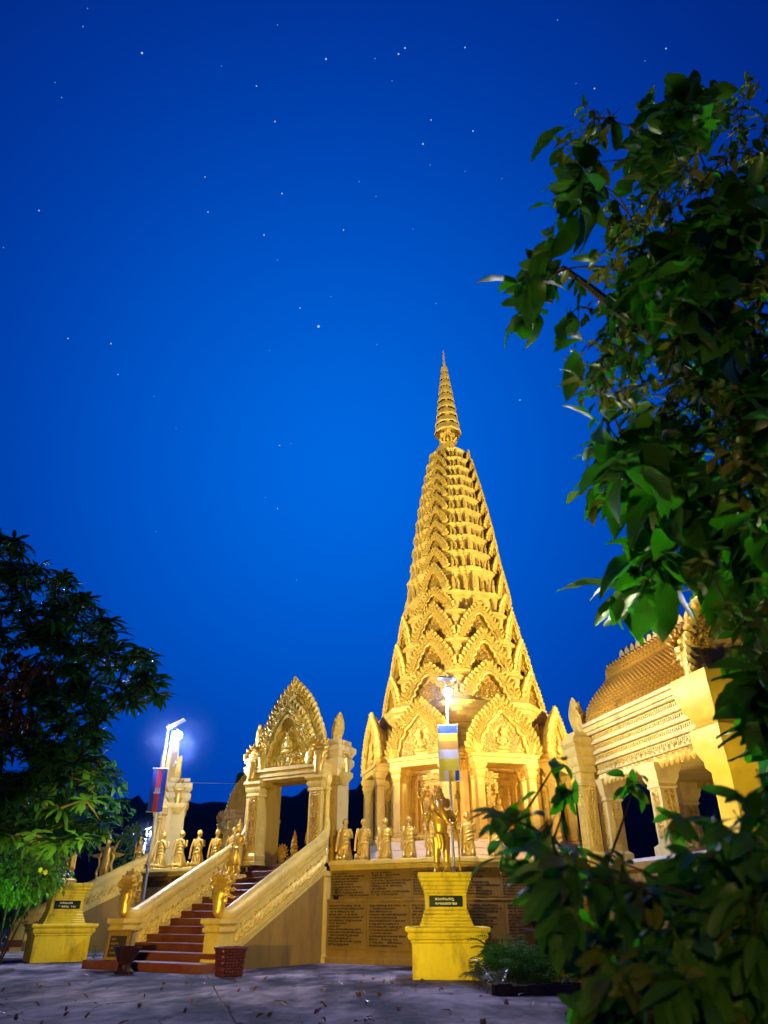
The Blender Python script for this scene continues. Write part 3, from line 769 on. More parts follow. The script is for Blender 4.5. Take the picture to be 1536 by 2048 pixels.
for i in range(9):
    y = PF + .45 + i * .2
    for sg in (1, -1): b.tube([(sg * p.x, y, p.y) for p in vault], .05, 5)
PM_roof = b.mesh('porch_roof', M['gold'])
b = MB(); pediment_frame(b, 1.9, 2.9, OUT_R, IN_R, -.05, .35, 34, 15, .36, .17)
PM_gab = b.mesh('gable_frame', M['gold_carved'])
b = MB(); ins = inner_panel(b, 1.9, 2.9, IN_R, .12, .3); b.box(-1.35, 1.35, -.06, .2, -.06, .08, b=.02)
scatter_scrolls(b, lambda x, z: ins(x, z) and (abs(x) > .42 or z > 1.55), -1.4, 1.4, .14, 2.2, .08, .10, .19, 17)
seated_relief(b, 0, .22, 1.25, .04)
PM_tym = b.mesh('gable_panel', M['gold'])
b = MB(); b.moulded(rect(1.0, .12, 0, -4.8), [(0, 5.0), (0, 8.7)])
for sg in (1, -1): b.moulded(rect(.16, .12, sg * 1.0, -4.95), [(.06, 5.0), (.06, 5.3), (0, 5.36), (0, 7.9), (.06, 8.0), (.06, 8.3)])
b.box(-1.2, 1.2, -5.06, -4.8, 8.3, 8.6, b=.02)
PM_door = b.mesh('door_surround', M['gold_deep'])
b = MB()
def guardian_relief(mb, x, z, s, y):
    mb.ell((x, y, z + 1.62 * s), (.14 * s, .1 * s, .18 * s)); mb.tube([(x, y, z + 1.78 * s), (x, y, z + 2.0 * s)], [.1 * s, .02 * s], 8)
    mb.ell((x, y, z + 1.2 * s), (.26 * s, .11 * s, .34 * s)); mb.ell((x, y, z + .75 * s), (.28 * s, .11 * s, .3 * s))
    for g in (1, -1):
        mb.tube([(x + g * .13 * s, y, z + .7 * s), (x + g * .15 * s, y, z)], [.13 * s, .08 * s], 8)
        mb.tube([(x + g * .25 * s, y, z + 1.4 * s), (x + g * .34 * s, y, z + 1.05 * s), (x + g * .1 * s, y - .1 * s, z + .95 * s)], .07 * s, 7)
guardian_relief(b, 0, 5.05, 1.25, -4.95)
for i in range(22):
    for j in range(4):
        b.scroll(-.75 + j * .5, 7.9 - (i % 3) * .2 - .0, .12, -4.95, i + j, 1, 1.2, None, 4, 6) if i < 3 else None
for sg in (1, -1):
    for i in range(14): b.flame(sg * .72, 5.1 + i * .2, .3, .26, -4.92, .05)
PM_doorc = b.mesh('door_guardian', M['gold_deep'])
b = MB()
for sg in (1, -1):
    b.flame(sg * .62, 0, .72, 1.7, 0, .14, sg * .08, sg * .12); b.flame(sg * .62, .05, .4, 1.0, -.1, .1, 0, sg * .12); b.flame(sg * 1.15, -.5, .55, 1.2, .1, .12, 0, sg * .25)
b.ell((0, -.12, -.25), (.34, .24, .36)); b.ell((0, -.3, -.38), (.2, .14, .12))
for sg in (1, -1): b.ell((sg * .13, -.3, -.15), (.08, .07, .07)); b.flame(sg * .3, -.5, .3, .5, -.1, .06, 0, sg * .9)
b.tube([(-.3, -.26, -.5), (0, -.36, -.6), (.3, -.26, -.5)], .06, 6)
for i in range(-3, 4): b.flame(i * .14, -1.25, .2, .62, -.06, .07, 0, i * .1)
PM_corner = b.mesh('corner_mask', M['gold_carved'])
b = MB().moulded(rect(.26, .26), [(.1, 4.9), (.1, 5.2), (0, 5.3), (0, 8.6), (.08, 8.7), (.14, 8.95), (.14, 9.2)])
PM_cpier = b.mesh('corner_pier', M['gold'])
for k in range(8):
    pr = link('porch', PM_floor, stupa, sface(k))
    link('porch_lintel', PM_lintel, pr); link('porch_roof', PM_roof, pr)
    for x in (-1.55, 1.55): link('porch_column', PM_col, pr, TR(x, PF + .26, 5.02))
    for x in (-1.55, 1.55): link('porch_column', PM_col, pr, TR(x, PF + 1.2, 5.02))
    link('gable_frame', PM_gab, pr, TR(0, PF + .1, 9.40)); link('gable_panel', PM_tym, pr, TR(0, PF + .1, 9.42))
    link('door_surround', PM_door, pr); link('door_guardian', PM_doorc, pr)
    link('corner_mask', PM_corner, stupa, Matrix.Rotation(-(k + .5) * PI / 4, 4, 'Z') @ TR(0, -5.55, 9.9))
    link('corner_pier', PM_cpier, stupa, Matrix.Rotation(-(k + .5) * PI / 4, 4, 'Z') @ TR(0, -5.2, 0))

# stacked tiers
b = MB(); pediment_frame(b, 1.0, 1.55, OUT_P, IN_P, -.12, .16, 28, 11, .20, .085, curls=False)
for sg in (1, -1): b.ell((sg * .84, -.08, .1), (.22, .1, .17), nu=12, nv=6)
TP_frame = b.mesh('tier_pediment', M['gold_carved'])
b = MB(); ins = inner_panel(b, 1.0, 1.55, IN_P, .05, .14)
scatter_scrolls(b, lambda x, z: ins(x, z) and z < .95 - abs(x), -.6, .6, .06, 1.0, .03, .07, .13, 5)
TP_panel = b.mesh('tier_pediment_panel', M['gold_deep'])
b = MB(); b.flame(0, 0, .5, 1.0, 0, .12); b.flame(0, .05, .3, .6, -.07, .08)
for q in range(4): b.scroll((-1) ** q * .1, .15 + q * .17, .08, -.1, q, 1, 1.2, None, 4, 6)
TP_ante = b.mesh('antefix', M['gold_carved'])
b = MB().box(-.24, .24, -.02, .1, 0, .5, b=.02); b.prism([(-.24, .5), (.24, .5), (.2, .75), (0, 1.0), (-.2, .75)], -.02, .1)
seated_relief(b, 0, .06, .62, -.04)
TP_niche = b.mesh('figure_antefix', M['gold'])
b = MB().lathe([(.34, 0), (.34, .08), (.28, .12), (.28, .8), (.34, .84), (.34, 1.0)], 12); TP_pil = b.mesh('corner_pilaster', M['gold'])
def step_side(L, o):
    """plan of one redented side in its own frame, from left to right, y outward"""
    return [(-.5 * L, 0), (-.30 * L, 0), (-.30 * L, o), (-.14 * L, o), (-.14 * L, 2 * o), (.14 * L, 2 * o), (.14 * L, o), (.30 * L, o), (.30 * L, 0)]
def redented(a, o):
    L = 2 * a * math.tan(PI / 8); pts = []
    for k in range(8):
        kk = k - 0
        # sides run counter-clockwise: side index -k in face numbering
        m = Matrix.Rotation(kk * PI / 4, 4, 'Z')
        if kk % 2 == 1:
            for x, y in step_side(L, o): q = m @ Vector((x, -a - y, 0)); pts.append((q.x, q.y))
        else:
            q = m @ Vector((-.5 * L, -a, 0)); pts.append((q.x, q.y))
    return pts
RD = .052
for i in range(15):
    z0, z1 = ZT[i], ZT[i + 1]; h = z1 - z0; a = rz(z0 + h * .35) * (.82 if i < 4 else .87); a1 = rz(z1) * .80
    L = 2 * a * math.tan(PI / 8)
    ch = min(.42, h * .26)
    if i < 4: poly = octo(a)
    else: poly = redented(a * .93, RD * a)
    e = min(.30, .1 * a) if i < 4 else .055 * a
    t_ = spart('tier', MB().moulded(poly, [(.14 * e, z0 - .02), (.14 * e, z0 + .1 * h), (0, z0 + .13 * h), (0, z1 - ch), (.35 * e, z1 - .85 * ch), (.35 * e, z1 - .7 * ch), (.2 * e, z1 - .62 * ch), (.8 * e, z1 - .4 * ch), (.8 * e, z1 - .2 * ch), (e, z1 - .15 * ch), (e, z1), (-.2 * e, z1 + .03 * ch)]), M['gold'], False)
    for k in range(8):
        big = i < 4 or k % 2 == 0
        f = Matrix.Rotation(-k * PI / 4, 4, 'Z')
        if big and (i < 3 or k % 2 == 0):
            sw = L * (.47 if i < 4 else .36); sh = h * (1.16 if i < 4 else 1.08) / 1.55
            sw = min(sw, h * .95)
            out_ = -a - .10 - .05 * a
            p = link('tier_pediment', TP_frame, t_, f @ TR(0, out_, z0 + .02, s=(sw, max(sw * .9, .5), sh)))
            link('tier_pediment_panel', TP_panel, p)
            if i < 12:
                for sg in (1, -1): link('antefix', TP_ante, t_, f @ TR(sg * L * .47, -a - .05, z0 + .02, s=(h * .36, h * .4, h * .62)))
        if i < 4:
            link('corner_pilaster', TP_pil, t_, f @ TR(L / 2, -a, z0, s=(a / 4.6, a / 4.6, h - ch)))
        if not big or (i == 3 and k % 2):
            for x, yo, s_ in ((0, 2, .84), (-.22, 1, .66), (.22, 1, .66), (-.40, 0, .56), (.40, 0, .56)):
                link('figure_antefix', TP_niche, t_, f @ TR(x * L, -a * .93 - yo * RD * a - .055 * a - .03, z0 + .01, s=(min(h * s_ * .62, L * .19), h * .5, h * s_)))
ztop = ZT[15]
b = MB().moulded(octo(1.0), [(.1, ztop - .05), (.1, ztop + .15), (-.15, ztop + .25), (-.15, ztop + .4), (-.4, ztop + .65), (-.38, ztop + .8), (-.5, ztop + .9)])
spart('crown_base', b, M['gold'], False)
b = MB()
b.box(-.36, .36, -.36, .36, ztop + .85, ztop + 1.5, b=.05)
for k in range(4):
    mm = Matrix.Rotation(k * PI / 2 + PI / 8, 4, 'Z')
    b.ell((0, -.34, ztop + 1.75), (.24, .2, .3), m=mm); b.ell((0, -.5, ztop + 1.68), (.07, .08, .1), m=mm)
    b.flame(.34, ztop + 1.35, .3, .62, -.3, .08, .2, .6, mm); b.flame(-.34, ztop + 1.35, .3, .62, -.3, .08, -.2, -.6, mm); b.flame(0, ztop + 1.9, .4, .5, -.3, .08, 0, 0, mm)
spart('four_faced_finial', b, M['gold_carved'])
zs = ztop + 2.35
spart('spire_mast', MB().lathe([(.16, ztop + 1.6), (.14, zs), (.10, zs + 6.4), (.10, 43.4), (.05, 45.0)], 10), M['gold'])
nr = 9; zr = zs; hh = (43.3 - zs) / nr
for i in range(nr):
    r_ = 1.08 - .86 * (i / (nr - .0)); r_ = max(r_, .22)
    H = hh * (1.0 if i else 1.15)
    z = zs + i * hh
    b = MB(); n = 40; vs = []
    for (rr, dz, sc_) in ((r_ * .97, .0, 1), (r_ * 1.03, .10, .4), (r_ * .97, .35, 0), (r_ * .90, .66, 0), (r_ * .55, .72, 0), (.09, .74, 0)):
        for q in range(n):
            a_ = 2 * PI * q / n; vs.append((rr * math.cos(a_), rr * math.sin(a_), z + dz * H - sc_ * .06 * H * abs(math.sin(q * PI / 5)) * 2))
    fs = [(j * n + q, j * n + (q + 1) % n, (j + 1) * n + (q + 1) % n, (j + 1) * n + q) for j in range(5) for q in range(n)]
    b.add(vs, fs)
    b.lathe([(r_ * .5, z + .55 * H), (r_ * .48, z + .95 * H)], 16)
    spart('spire_ring', b, M['gold'], True)

# ------------------------------------------------------------------ entrance hall on the right
hall = thing('entrance_hall', 'golden hall with ribbed vaulted tile roof and carved eaves right of the tower', 'pavilion', face(-1))
# local: y from -8.6 (near gable) to 0.3; half width 2.5; eave 5.95..7.85
YN, YFAR = -7.85, -.3
HW = 1.95
def hp(name, mb, material, smooth=True): return mb.build(name, material, hall, smooth)
hp('podium', MB().moulded(rect(HW + .55, (YFAR - YN) / 2 + .5, 0, (YN + YFAR) / 2), [(.1, -.2), (.1, .25), (0, .3), (0, 2.7), (.12, 2.8), (.12, 3.0)]), M['ochre'], False)
hp('hall_floor', MB().box(-HW - .5, HW + .5, YN - .4, YFAR + .5, 3.0, 3.12), M['pale'])
colm = MB().moulded(rect(.30, .30), [(.12, 0), (.12, .3), (0, .4), (0, 2.05), (.06, 2.1), (.03, 2.2), (.12, 2.4), (.12, 2.5), (.22, 2.7), (.22, 2.83)]).mesh('hall_column', M['cream'])
colp = MB()
for s_ in range(4):
    mm = Matrix.Rotation(s_ * PI / 2, 4, 'Z')
    for i in range(9):
        colp.scroll(-.08, .6 + i * .16, .09, -.31, i, 1, 1.2, mm, 4, 6); colp.scroll(.09, .66 + i * .16, .09, -.31, i + 1, -1, 1.2, mm, 4, 6)
colp = colp.mesh('column_carving', M['gold_carved'])
for y in (YN + .35, (YN + YFAR) / 2, YFAR - .35):
    for sx in (-1, 1):
        c = link('hall_column', colm, hall, TR(sx * (HW - .3), y, 3.12)); q = link('column_carving', colp, c); q['kind'] = 'stuff'
# entablature: stacked courses with leaf valance
ent = [(5.95, 6.15, .0), (6.15, 6.28, .10), (6.28, 6.5, .05), (6.5, 6.62, .16), (6.62, 6.85, .10), (6.85, 6.98, .22), (6.98, 7.2, .15), (7.2, 7.34, .28), (7.34, 7.55, .22), (7.55, 7.66, .36), (7.66, 7.85, .42)]
for z0, z1, e in ent:
    o = hp('eave_course', MB().box(-HW - e, HW + e, YN - e * .3, YFAR + e * .3, z0, z1, b=.018), M['gold'] if z1 - z0 > .17 else M['cream'])
b = MB()
for sx in (-1, 1):
    n = 26
    for i in range(n):
        y = YN + .3 + i * (YFAR - YN - .6) / (n - 1)
        mm = Matrix.Translation((sx * (HW + .03), y, 6.13)) @ Matrix.Rotation(sx * PI / 2, 4, 'Z')
        b.flame(0, 0, .30, .42, 0, .08, 0, PI, mm); b.scroll(.1, .12, .09, -.05, i, 1, 1.2, mm, 4, 6)
        if i % 2 == 0:
            b.flame(0, 1.0, .26, .3, -.05, .05, 0, 0, mm)
hp('leaf_valance', b, M['gold_carved'])['kind'] = 'stuff'
b = MB()
for sx in (-1, 1):
    for zc, e in ((6.39, .05), (6.735, .10), (7.09, .15), (7.445, .22)):
        for i in range(64):
            y = YN + .15 + i * (YFAR - YN - .3) / 63
            b.box(sx * (HW + e) - .025, sx * (HW + e) + .025, y - .035, y + .035, zc - .06, zc + .06)
hp('bead_row', b, M['gold_carved'], False)['kind'] = 'stuff'
# vaulted roof of tile ribs
vz = [Vector((HW + .25, 7.85, 0)), Vector((HW + .12, 8.35, 0)), Vector((HW - .35, 9.1, 0)), Vector((HW - 1.05, 9.85, 0)), Vector((.75, 10.45, 0)), Vector((.16, 10.78, 0)), Vector((0, 10.8, 0))]
vp = resample(cr(vz, 8), 30)
poly = [(p.x, p.y) for p in vp] + [(-p.x, p.y) for p in reversed(vp[:-1])]
hp('roof_vault', MB().prism(poly[::-1], YN + .35, YFAR - .1), M['tile'], False)
cmesh = []
b = MB()   # one course of overlapping tiles running from eave to ridge
rows_t = resample(vp[:-1], 23)
for j in range(22):
    p, q = rows_t[j], rows_t[j + 1]; tn = (q - p).normalized(); nx = Vector((tn.y, -tn.x, 0))
    lo, hi = nx * .12, nx * .045
    w0 = .082
    vs = []
    for (pt, of) in ((p - tn * .03, lo), (q, hi)):
        for x_, k in ((-w0, .25), (-w0 * .55, .85), (0, 1.15), (w0 * .55, .85), (w0, .25)):
            c = pt + of * k; vs.append((c.x, x_, c.y))
    fs = [(i, i + 1, i + 6, i + 5) for i in range(4)] + [(0, 4, 3, 2, 1)]
    vs += [(p.x, -w0, p.y), (p.x, w0, p.y)]; fs.append((0, 1, 2, 3, 4, 11, 10))
    b.add(vs, fs)
TC = b.mesh('tile_course', M['tile'])
n = 30
for i in range(n):
    y = YN + .5 + i * (YFAR - YN - .8) / (n - 1)
    for sx in (1, -1): link('tile_course', TC, hall, TR(0, y, 0, s=(sx, 1, 1)))
rc = MB(); rc.flame(0, 0, .36, .55, 0, .12); rc.flame(0, 0, .2, .35, -.06, .1); rc = rc.mesh('ridge_crest', M['cream'])
for i in range(17):
    y = YN + .6 + i * (YFAR - YN - 1.0) / 16
    link('ridge_crest', rc, hall, TR(0, y, 10.76, rz=PI / 2))
for sx in (-1, 1):
    hp('roof_gutter_band', MB().box(sx * (HW + .32) - .12, sx * (HW + .32) + .12, YN + .3, YFAR - .1, 7.87, 8.02, b=.02), M['cream'])
for y, mat_ in ((YN, 'gold_carved'),):
    b = MB(); pediment_frame(b, HW + .25, 3.7, OUT_G, IN_G, 0, .4, 40, 18, .34, .16)
    o = hp('hall_pediment', b, M[mat_]); o.matrix_local = TR(0, y if y == YN else YFAR + .0, 7.9, rz=0 if y == YN else PI)
    b = MB(); ins = inner_panel(b, HW + .25, 3.7, IN_G, .14, .3)
    scatter_scrolls(b, lambda x, z: ins(x, z) and z < 2.3 - abs(x), -2, 2, .15, 2.4, .12, .14, .26, 9)
    q = b.build('hall_tympanum', M['cream'], o)
for sx in (-1, 1):
    link('naga_finial', NAGA, hall, TR(sx * (HW + .35), YN + .25, 8.05, rz=sx * R(60), s=(1.05, 1, 1.25)))
b = MB()
for z0, z1, e, in ((5.2, 5.95, .2), (5.95, 6.4, .45), (6.4, 7.3, .32), (7.3, 7.85, .6)): b.box(-HW + .1, HW - .1, YN - e, YN + .2, z0, z1, b=.02)
gb = hp('gable_beam', b, M['gold'])
sb = hp('name_board', MB().box(-1.6, 1.6, YN - .40, YN - .325, 6.5, 7.2, b=.015), M['plaque'])
me, h_ = text_mesh(2, 16, .2, 77, M['plaque_text'], 1.5, 2.8)
q = link('lettering', me, sb, TR(-1.4, YN - .403, 7.1, rx=PI / 2, s=(1, .5 / h_, 1))); q['kind'] = 'stuff'
for sx in (-1, 1):
    hp('corner_pylon', MB().moulded(rect(.42, .40, sx * (HW + .0), YN - .15), [(.1, 3.0), (.1, 3.5), (0, 3.6), (0, 5.1), (.1, 5.25), (.1, 5.4), (.25, 5.75), (.25, 6.3), (.1, 6.45), (.3, 6.9), (.45, 7.4), (.45, 7.85)]), M['gold_yellow'])
# far-left pier of the hall with its leaf finial
hp('corner_pier', MB().moulded(rect(.27, .27, -HW - .52, -.45), [(.12, 3.0), (.12, 3.4), (0, 3.5), (0, 5.7), (.06, 5.75), (.06, 5.85), (.02, 5.9), (.02, 6.2), (.08, 6.26), (.08, 6.4), (.04, 6.45), (.14, 6.6), (.14, 6.75), (.08, 6.8), (.22, 7.0), (.22, 7.12), (.16, 7.16), (.27, 7.3), (.27, 7.48), (.1, 7.55), (.1, 7.7)]), M['gold'])
b = MB()
for s_ in (0, 3):
    mm = Matrix.Translation((-HW - .52, -.45, 0)) @ Matrix.Rotation(-s_ * PI / 2 if s_ == 0 else -PI / 2, 4, 'Z')
    for i in range(16):
        z = 3.7 + i * .125
        b.scroll(-.11, z, .095, -.28, i, 1, 1.2, mm, 4, 7); b.scroll(.11, z + .05, .095, -.28, i + 1, -1, 1.2, mm, 4, 7); b.flame(0, z, .14, .16, -.27, .04, 0, 0, mm)
hp('pier_carving', b, M['gold_carved'])['kind'] = 'stuff'
b = MB().flame(-HW - .42, 7.68, .72, 1.45, -.5, .14, -.22); b.flame(-HW - .40, 7.7, .4, .8, -.6, .1, -.2)
for q in range(5): b.flame(-HW - .4 - .03 * q, 7.8 + q * .22, .22, .3, -.6, .05, 0, (-1) ** q * .5)
hp('leaf_finial', b, M['gold_carved'])
# ------------------------------------------------------------------ statues
def hand(mb, wrist, dirv, side, s=1.0, curl=.35):
    """palm, four bent fingers of different length and a thumb from the side of the palm"""
    d = Vector(dirv).normalized(); sd = Vector(side).normalized(); nn = d.cross(sd).normalized()
    w_ = Vector(wrist)
    mb.tube([w_, w_ + d * .05 * s, w_ + d * .10 * s], [.028 * s, .040 * s, .036 * s], 8, None, .6)
    for i, L in enumerate((.075, .088, .082, .065)):
        b0 = w_ + d * .095 * s + sd * (.034 - .023 * i) * s
        mb.tube([b0, b0 + (d + nn * curl * .4).normalized() * L * .5 * s, b0 + (d + nn * curl).normalized() * L * s], [.012 * s, .011 * s, .008 * s], 6)
    b0 = w_ + d * .03 * s + sd * .03 * s
    mb.tube([b0, b0 + (d * .6 + sd).normalized() * .04 * s, b0 + (d + sd * .5 + nn * .3).normalized() * .075 * s], [.014 * s, .013 * s, .009 * s], 6)
def head(mb, c, s=1.0, f=1, tilt=0):
    """f=+1 faces +y"""
    c = Vector(c)
    mb.ell(c, (.088 * s, .105 * s, .128 * s), nu=16, nv=12)
    mb.ell(c + Vector((0, .03 * f * s, -.07 * s)), (.062 * s, .07 * s, .065 * s), nu=12, nv=8)
    mb.tube([c + Vector((0, .098 * f * s, .03 * s)), c + Vector((0, .122 * f * s, -.018 * s)), c + Vector((0, .10 * f * s, -.03 * s))], [.012 * s, .02 * s, .014 * s], 6)
    mb.ell(c + Vector((0, .098 * f * s, -.062 * s)), (.032 * s, .016 * s, .012 * s), nu=8, nv=6)
    for g in (1, -1):
        mb.ell(c + Vector((g * .038 * s, .09 * f * s, .022 * s)), (.02 * s, .014 * s, .011 * s), nu=8, nv=6)
        mb.ell(c + Vector((g * .092 * s, -.005 * s, -.01 * s)), (.014 * s, .03 * s, .05 * s), nu=8, nv=6)
def monk_mesh():
    b = MB()
    # skirt of the robe from the waist over thighs to the kneeling knees, front is +y
    b.loft([(0, .10, .03, .27, .30), (0, .10, .16, .265, .27), (0, .06, .36, .245, .225), (0, .01, .55, .225, .19), (0, -.01, .72, .195, .15), (0, -.01, .9, .215, .15), (0, -.01, 1.02, .225, .14), (0, 0, 1.09, .17, .11), (0, 0, 1.14, .075, .08)], 20)
    for g in (1, -1):
        b.tube([(g * .13, .12, .10), (g * .14, -.12, .10), (g * .14, -.32, .11)], [.11, .085, .06], 10)   # shins
        b.tube([(g * .14, -.30, .20), (g * .14, -.37, .09), (g * .14, -.33, .02)], [.055, .055, .05], 9)   # upright feet
        for t_ in range(4): b.tube([(g * (.10 + .025 * t_), -.36, .03), (g * (.10 + .025 * t_), -.30, .015)], .018, 5)
        b.ell((g * .21, -.01, 1.05), (.075, .085, .07))
        b.tube([(g * .225, 0, 1.06), (g * .275, .03, .92), (g * .27, .09, .82)], [.068, .058, .05], 10)
        b.tube([(g * .27, .09, .82), (g * .17, .22, .87), (g * .035, .275, .95)], [.05, .042, .032], 10)
        hand(b, (g * .024, .265, .95), (0, .22, 1), (0, 1, -.22), 1.05, 0)
    b.tube([(0, 0, 1.10), (0, .005, 1.20), (0, .015, 1.27)], [.062, .055, .055], 10)
    head(b, (0, .03, 1.35), 1.16)
    # robe folds slung from the left shoulder round to the right hip
    for i in range(5):
        t_ = i / 4
        pts = []
        for q in range(13):
            a = R(-150 + 300 * q / 12); zz = 1.04 - .13 * i - (.10 + .12 * t_) * (1 - math.cos(a)) * .5 + (.10 + .05 * t_) * math.sin(a)
            rx = .205 + .03 * t_; ry = .145 + .06 * t_
            pts.append((rx * math.sin(a) , -ry * math.cos(a) * .98, zz))
        b.tube(pts, .016, 5)
    for i in range(9):
        a = R(-80 + 20 * i); b.tube([(.2 * math.sin(a), -.16 * math.cos(a), .62), (.26 * math.sin(a), .06 - .27 * math.cos(a), .2)], .015, 5)
    b.tube([(-.17, -.10, 1.12), (-.21, -.16, .9), (-.235, -.19, .6), (-.25, -.2, .32)], [.04, .045, .05, .05], 8)
    return fuse(b, .0165, 'kneeling_monk_statue', M['gold_leaf'])
MONK = monk_mesh()
MONK_FOOT = MB().box(-.33, .33, -.42, .42, 0, .045, b=.01).mesh('statue_base', M['gold'])
spots = [(0, 2.85, 'first kneeling monk statue right of the gate pillar, seen from behind'), (0, 3.70, 'second kneeling monk statue right of the gate, against the dark gap by the tower porch'),
         (0, 4.68, 'third kneeling monk statue right of the gate, in front of a tower column'), (0, 5.72, 'fourth kneeling monk statue right of the gate, before the tower doorway'),
         (0, 6.72, 'kneeling monk statue half hidden behind the elephant-headed statue'), (-1, -7.0, 'kneeling monk statue just right of the elephant-headed statue, behind leaves'),
         (-1, -5.9, 'kneeling monk statue behind the shrub leaves on the right terrace wall'),
         (0, -7.1, 'leftmost kneeling monk statue of the wall left of the stairs'), (0, -5.95, 'second monk statue from the left, kneeling in front of the far gate'),
         (0, -4.88, 'third monk statue from the left, kneeling against dark sky'), (0, -3.82, 'fourth monk statue from the left, kneeling beside the far pillar'),
         (0, -2.86, 'kneeling monk statue nearest the gate on its left, behind a guard figure')]
for k, x, lab in spots:
    p = face(k, x, .42, PZ) @ Vector()
    d = C0 - p; a = math.atan2(d.y, d.x) - PI / 2 + R(rng.uniform(-4, 4))
    s_ = rng.uniform(.98, 1.03)
    t_ = thing('monk_statue', lab, 'statue', Matrix.Translation(p) @ Matrix.Rotation(a, 4, 'Z') @ Matrix.Diagonal((s_, s_, s_, 1)), 'kneeling monk statues along the terrace wall')
    link('statue_base', MONK_FOOT, t_); link('monk_figure', MONK, t_, TR(0, 0, .04))
def guard_mesh(with_staff=True):
    b = MB()
    for g in (1, -1):
        b.tube([(g * .09, 0, .86), (g * .115, -.01, .48), (g * .12, .01, .10)], [.12, .085, .055], 12)
        b.tube([(g * .12, .05, .05), (g * .125, -.08, .045), (g * .13, -.17, .03)], [.05, .05, .03], 8)
        b.lathe([(.075, .12), (.085, .15), (.075, .18)], 10, Matrix.Translation((g * .12, .01, 0)))
    b.loft([(0, 0, .34, .21, .13), (0, 0, .5, .215, .14), (0, 0, .72, .20, .145), (0, 0, .92, .175, .12), (0, 0, 1.0, .16, .11), (0, 0, 1.12, .165, .115), (0, 0, 1.3, .205, .125), (0, 0, 1.42, .20, .105), (0, 0, 1.48, .09, .075)], 18)
    for i in range(9):
        a = R(-160 + 40 * i); b.tube([(.17 * math.sin(a), -.12 * math.cos(a), .9), (.21 * math.sin(a), -.14 * math.cos(a), .36)], .016, 5)
    b.lathe([(.18, .93), (.205, .96), (.18, .99)], 16, None, 0, 1, .72)
    b.flame(0, .9, .13, -.5, -.15, .04)
    for g in (1, -1):
        b.ell((g * .215, 0, 1.40), (.075, .08, .075))
        b.tube([(g * .225, 0, 1.40), (g * .275, .01, 1.22), (g * .27, -.03, 1.07)], [.065, .056, .046], 10)
        b.tube([(g * .27, -.03, 1.07), (g * .16, -.19, 1.11), (g * .045, -.24, 1.16 + .05 * g)], [.046, .04, .03], 10)
        hand(b, (g * .05, -.235, 1.16 + .05 * g), (-g, -.25, .1), (0, -.4, 1), 1.0, .9)
        b.lathe([(.058, -.02), (.066, 0), (.058, .02)], 10, Matrix.Translation((g * .255, .008, 1.27)))
    b.tube([(0, 0, 1.45), (0, -.005, 1.55), (0, -.01, 1.60)], [.065, .058, .06], 10)
    head(b, (0, -.01, 1.67), 1.05, -1)
    b.lathe([(.115, 1.72), (.12, 1.76), (.10, 1.80), (.075, 1.84), (.08, 1.87), (.05, 1.95), (.03, 2.02), (.005, 2.06)], 14, Matrix.Translation((0, -.01, 0)))
    for i in range(8):
        a = i * PI / 4; b.flame(0, .0, .05, .1, -.115, .02, 0, 0, Matrix.Translation((0, -.01, 1.74)) @ Matrix.Rotation(a, 4, 'Z'))
    return fuse(b, .017, 'guard_figure', M['gold_leaf'])
GUARD = guard_mesh()
STAFF = MB().lathe([(.022, 0), (.026, .1), (.022, .2), (.022, 1.3), (.04, 1.36), (.035, 1.42), (.02, 1.6), (.002, 1.75)], 8).mesh('staff', M['gold_leaf'])
GB = MB().moulded(rect(.3, .3), [(0, 0), (0, .12), (-.04, .16)]).mesh('statue_base', M['gold'])
def guard(lab, m, s=1.0, staff=True):
    t_ = thing('guardian_statue', lab, 'statue', m @ Matrix.Diagonal((s, s, s, 1)), 'standing guardian statues')
    link('statue_base', GB, t_, TR(0, 0, -.02)); g = link('guard_figure', GUARD, t_, TR(0, 0, .13))
    if staff: link('staff', STAFF, t_, TR(.0, -.30, .13))
    return t_
guard('crowned guardian statue with a staff in front of the gate left pillar', face(0, -1.55, -.75, 2.58 + .2, ), 1.0)
guard('crowned guardian statue with a staff seen inside the gate opening', face(0, -.45, 2.75, PZ - .25), 1.05)
guard('guardian statue with a staff at the left end of the terrace by the lamp post', Matrix.Translation((-12.75, 40.9, 3.27)) @ Matrix.Rotation(R(-35), 4, 'Z'), .85)
# stack of faces inside the gate
b = MB()
b.loft([(0, 0, 0, .34, .26), (0, 0, .14, .36, .27), (0, 0, .3, .22, .18), (0, 0, .55, .25, .17), (0, 0, .68, .09, .08)], 16)
for g in (1, -1): b.tube([(g * .24, 0, .6), (g * .33, -.06, .4), (g * .1, -.22, .3)], .06, 8); b.ell((g * .24, -.05, .1), (.18, .22, .1))
for i, (z, s_) in enumerate(((.82, 1.15), (1.06, .95), (1.26, .75))):
    for a in range(4):
        mm = Matrix.Rotation(a * PI / 2, 4, 'Z'); hb = MB(); head(hb, (0, -.05 * s_, 0), s_, -1); b.merge(hb, Matrix.Translation((0, 0, z)) @ mm)
    b.lathe([(.13 * s_, z + .1 * s_), (.16 * s_, z + .13 * s_), (.12 * s_, z + .16 * s_)], 14)
b.lathe([(.09, 1.36), (.05, 1.5), (.01, 1.66)], 12)
t_ = thing('seated_statue', 'seated statue with stacked faces inside the gate, beside the crowned guardian', 'statue', face(0, -1.02, 2.3, PZ - .28))
link('statue_base', GB, t_, TR(0, 0, -.02, s=(1.2, 1.2, 1))); link('seated_figure', fuse(b, .017, 'seated_figure', M['gold_leaf']), t_, TR(0, 0, .13))
t_ = thing('naga_statue', 'small many-headed serpent statue at the top of the stairs behind the left gate pier', 'statue', face(0, -1.25, 1.75, PZ))
link('naga_hood', NAGA, t_, TR(0, 0, .1, s=.62)); link('statue_base', GB, t_, TR(0, .05, -.01, s=(.8, .9, .9)))

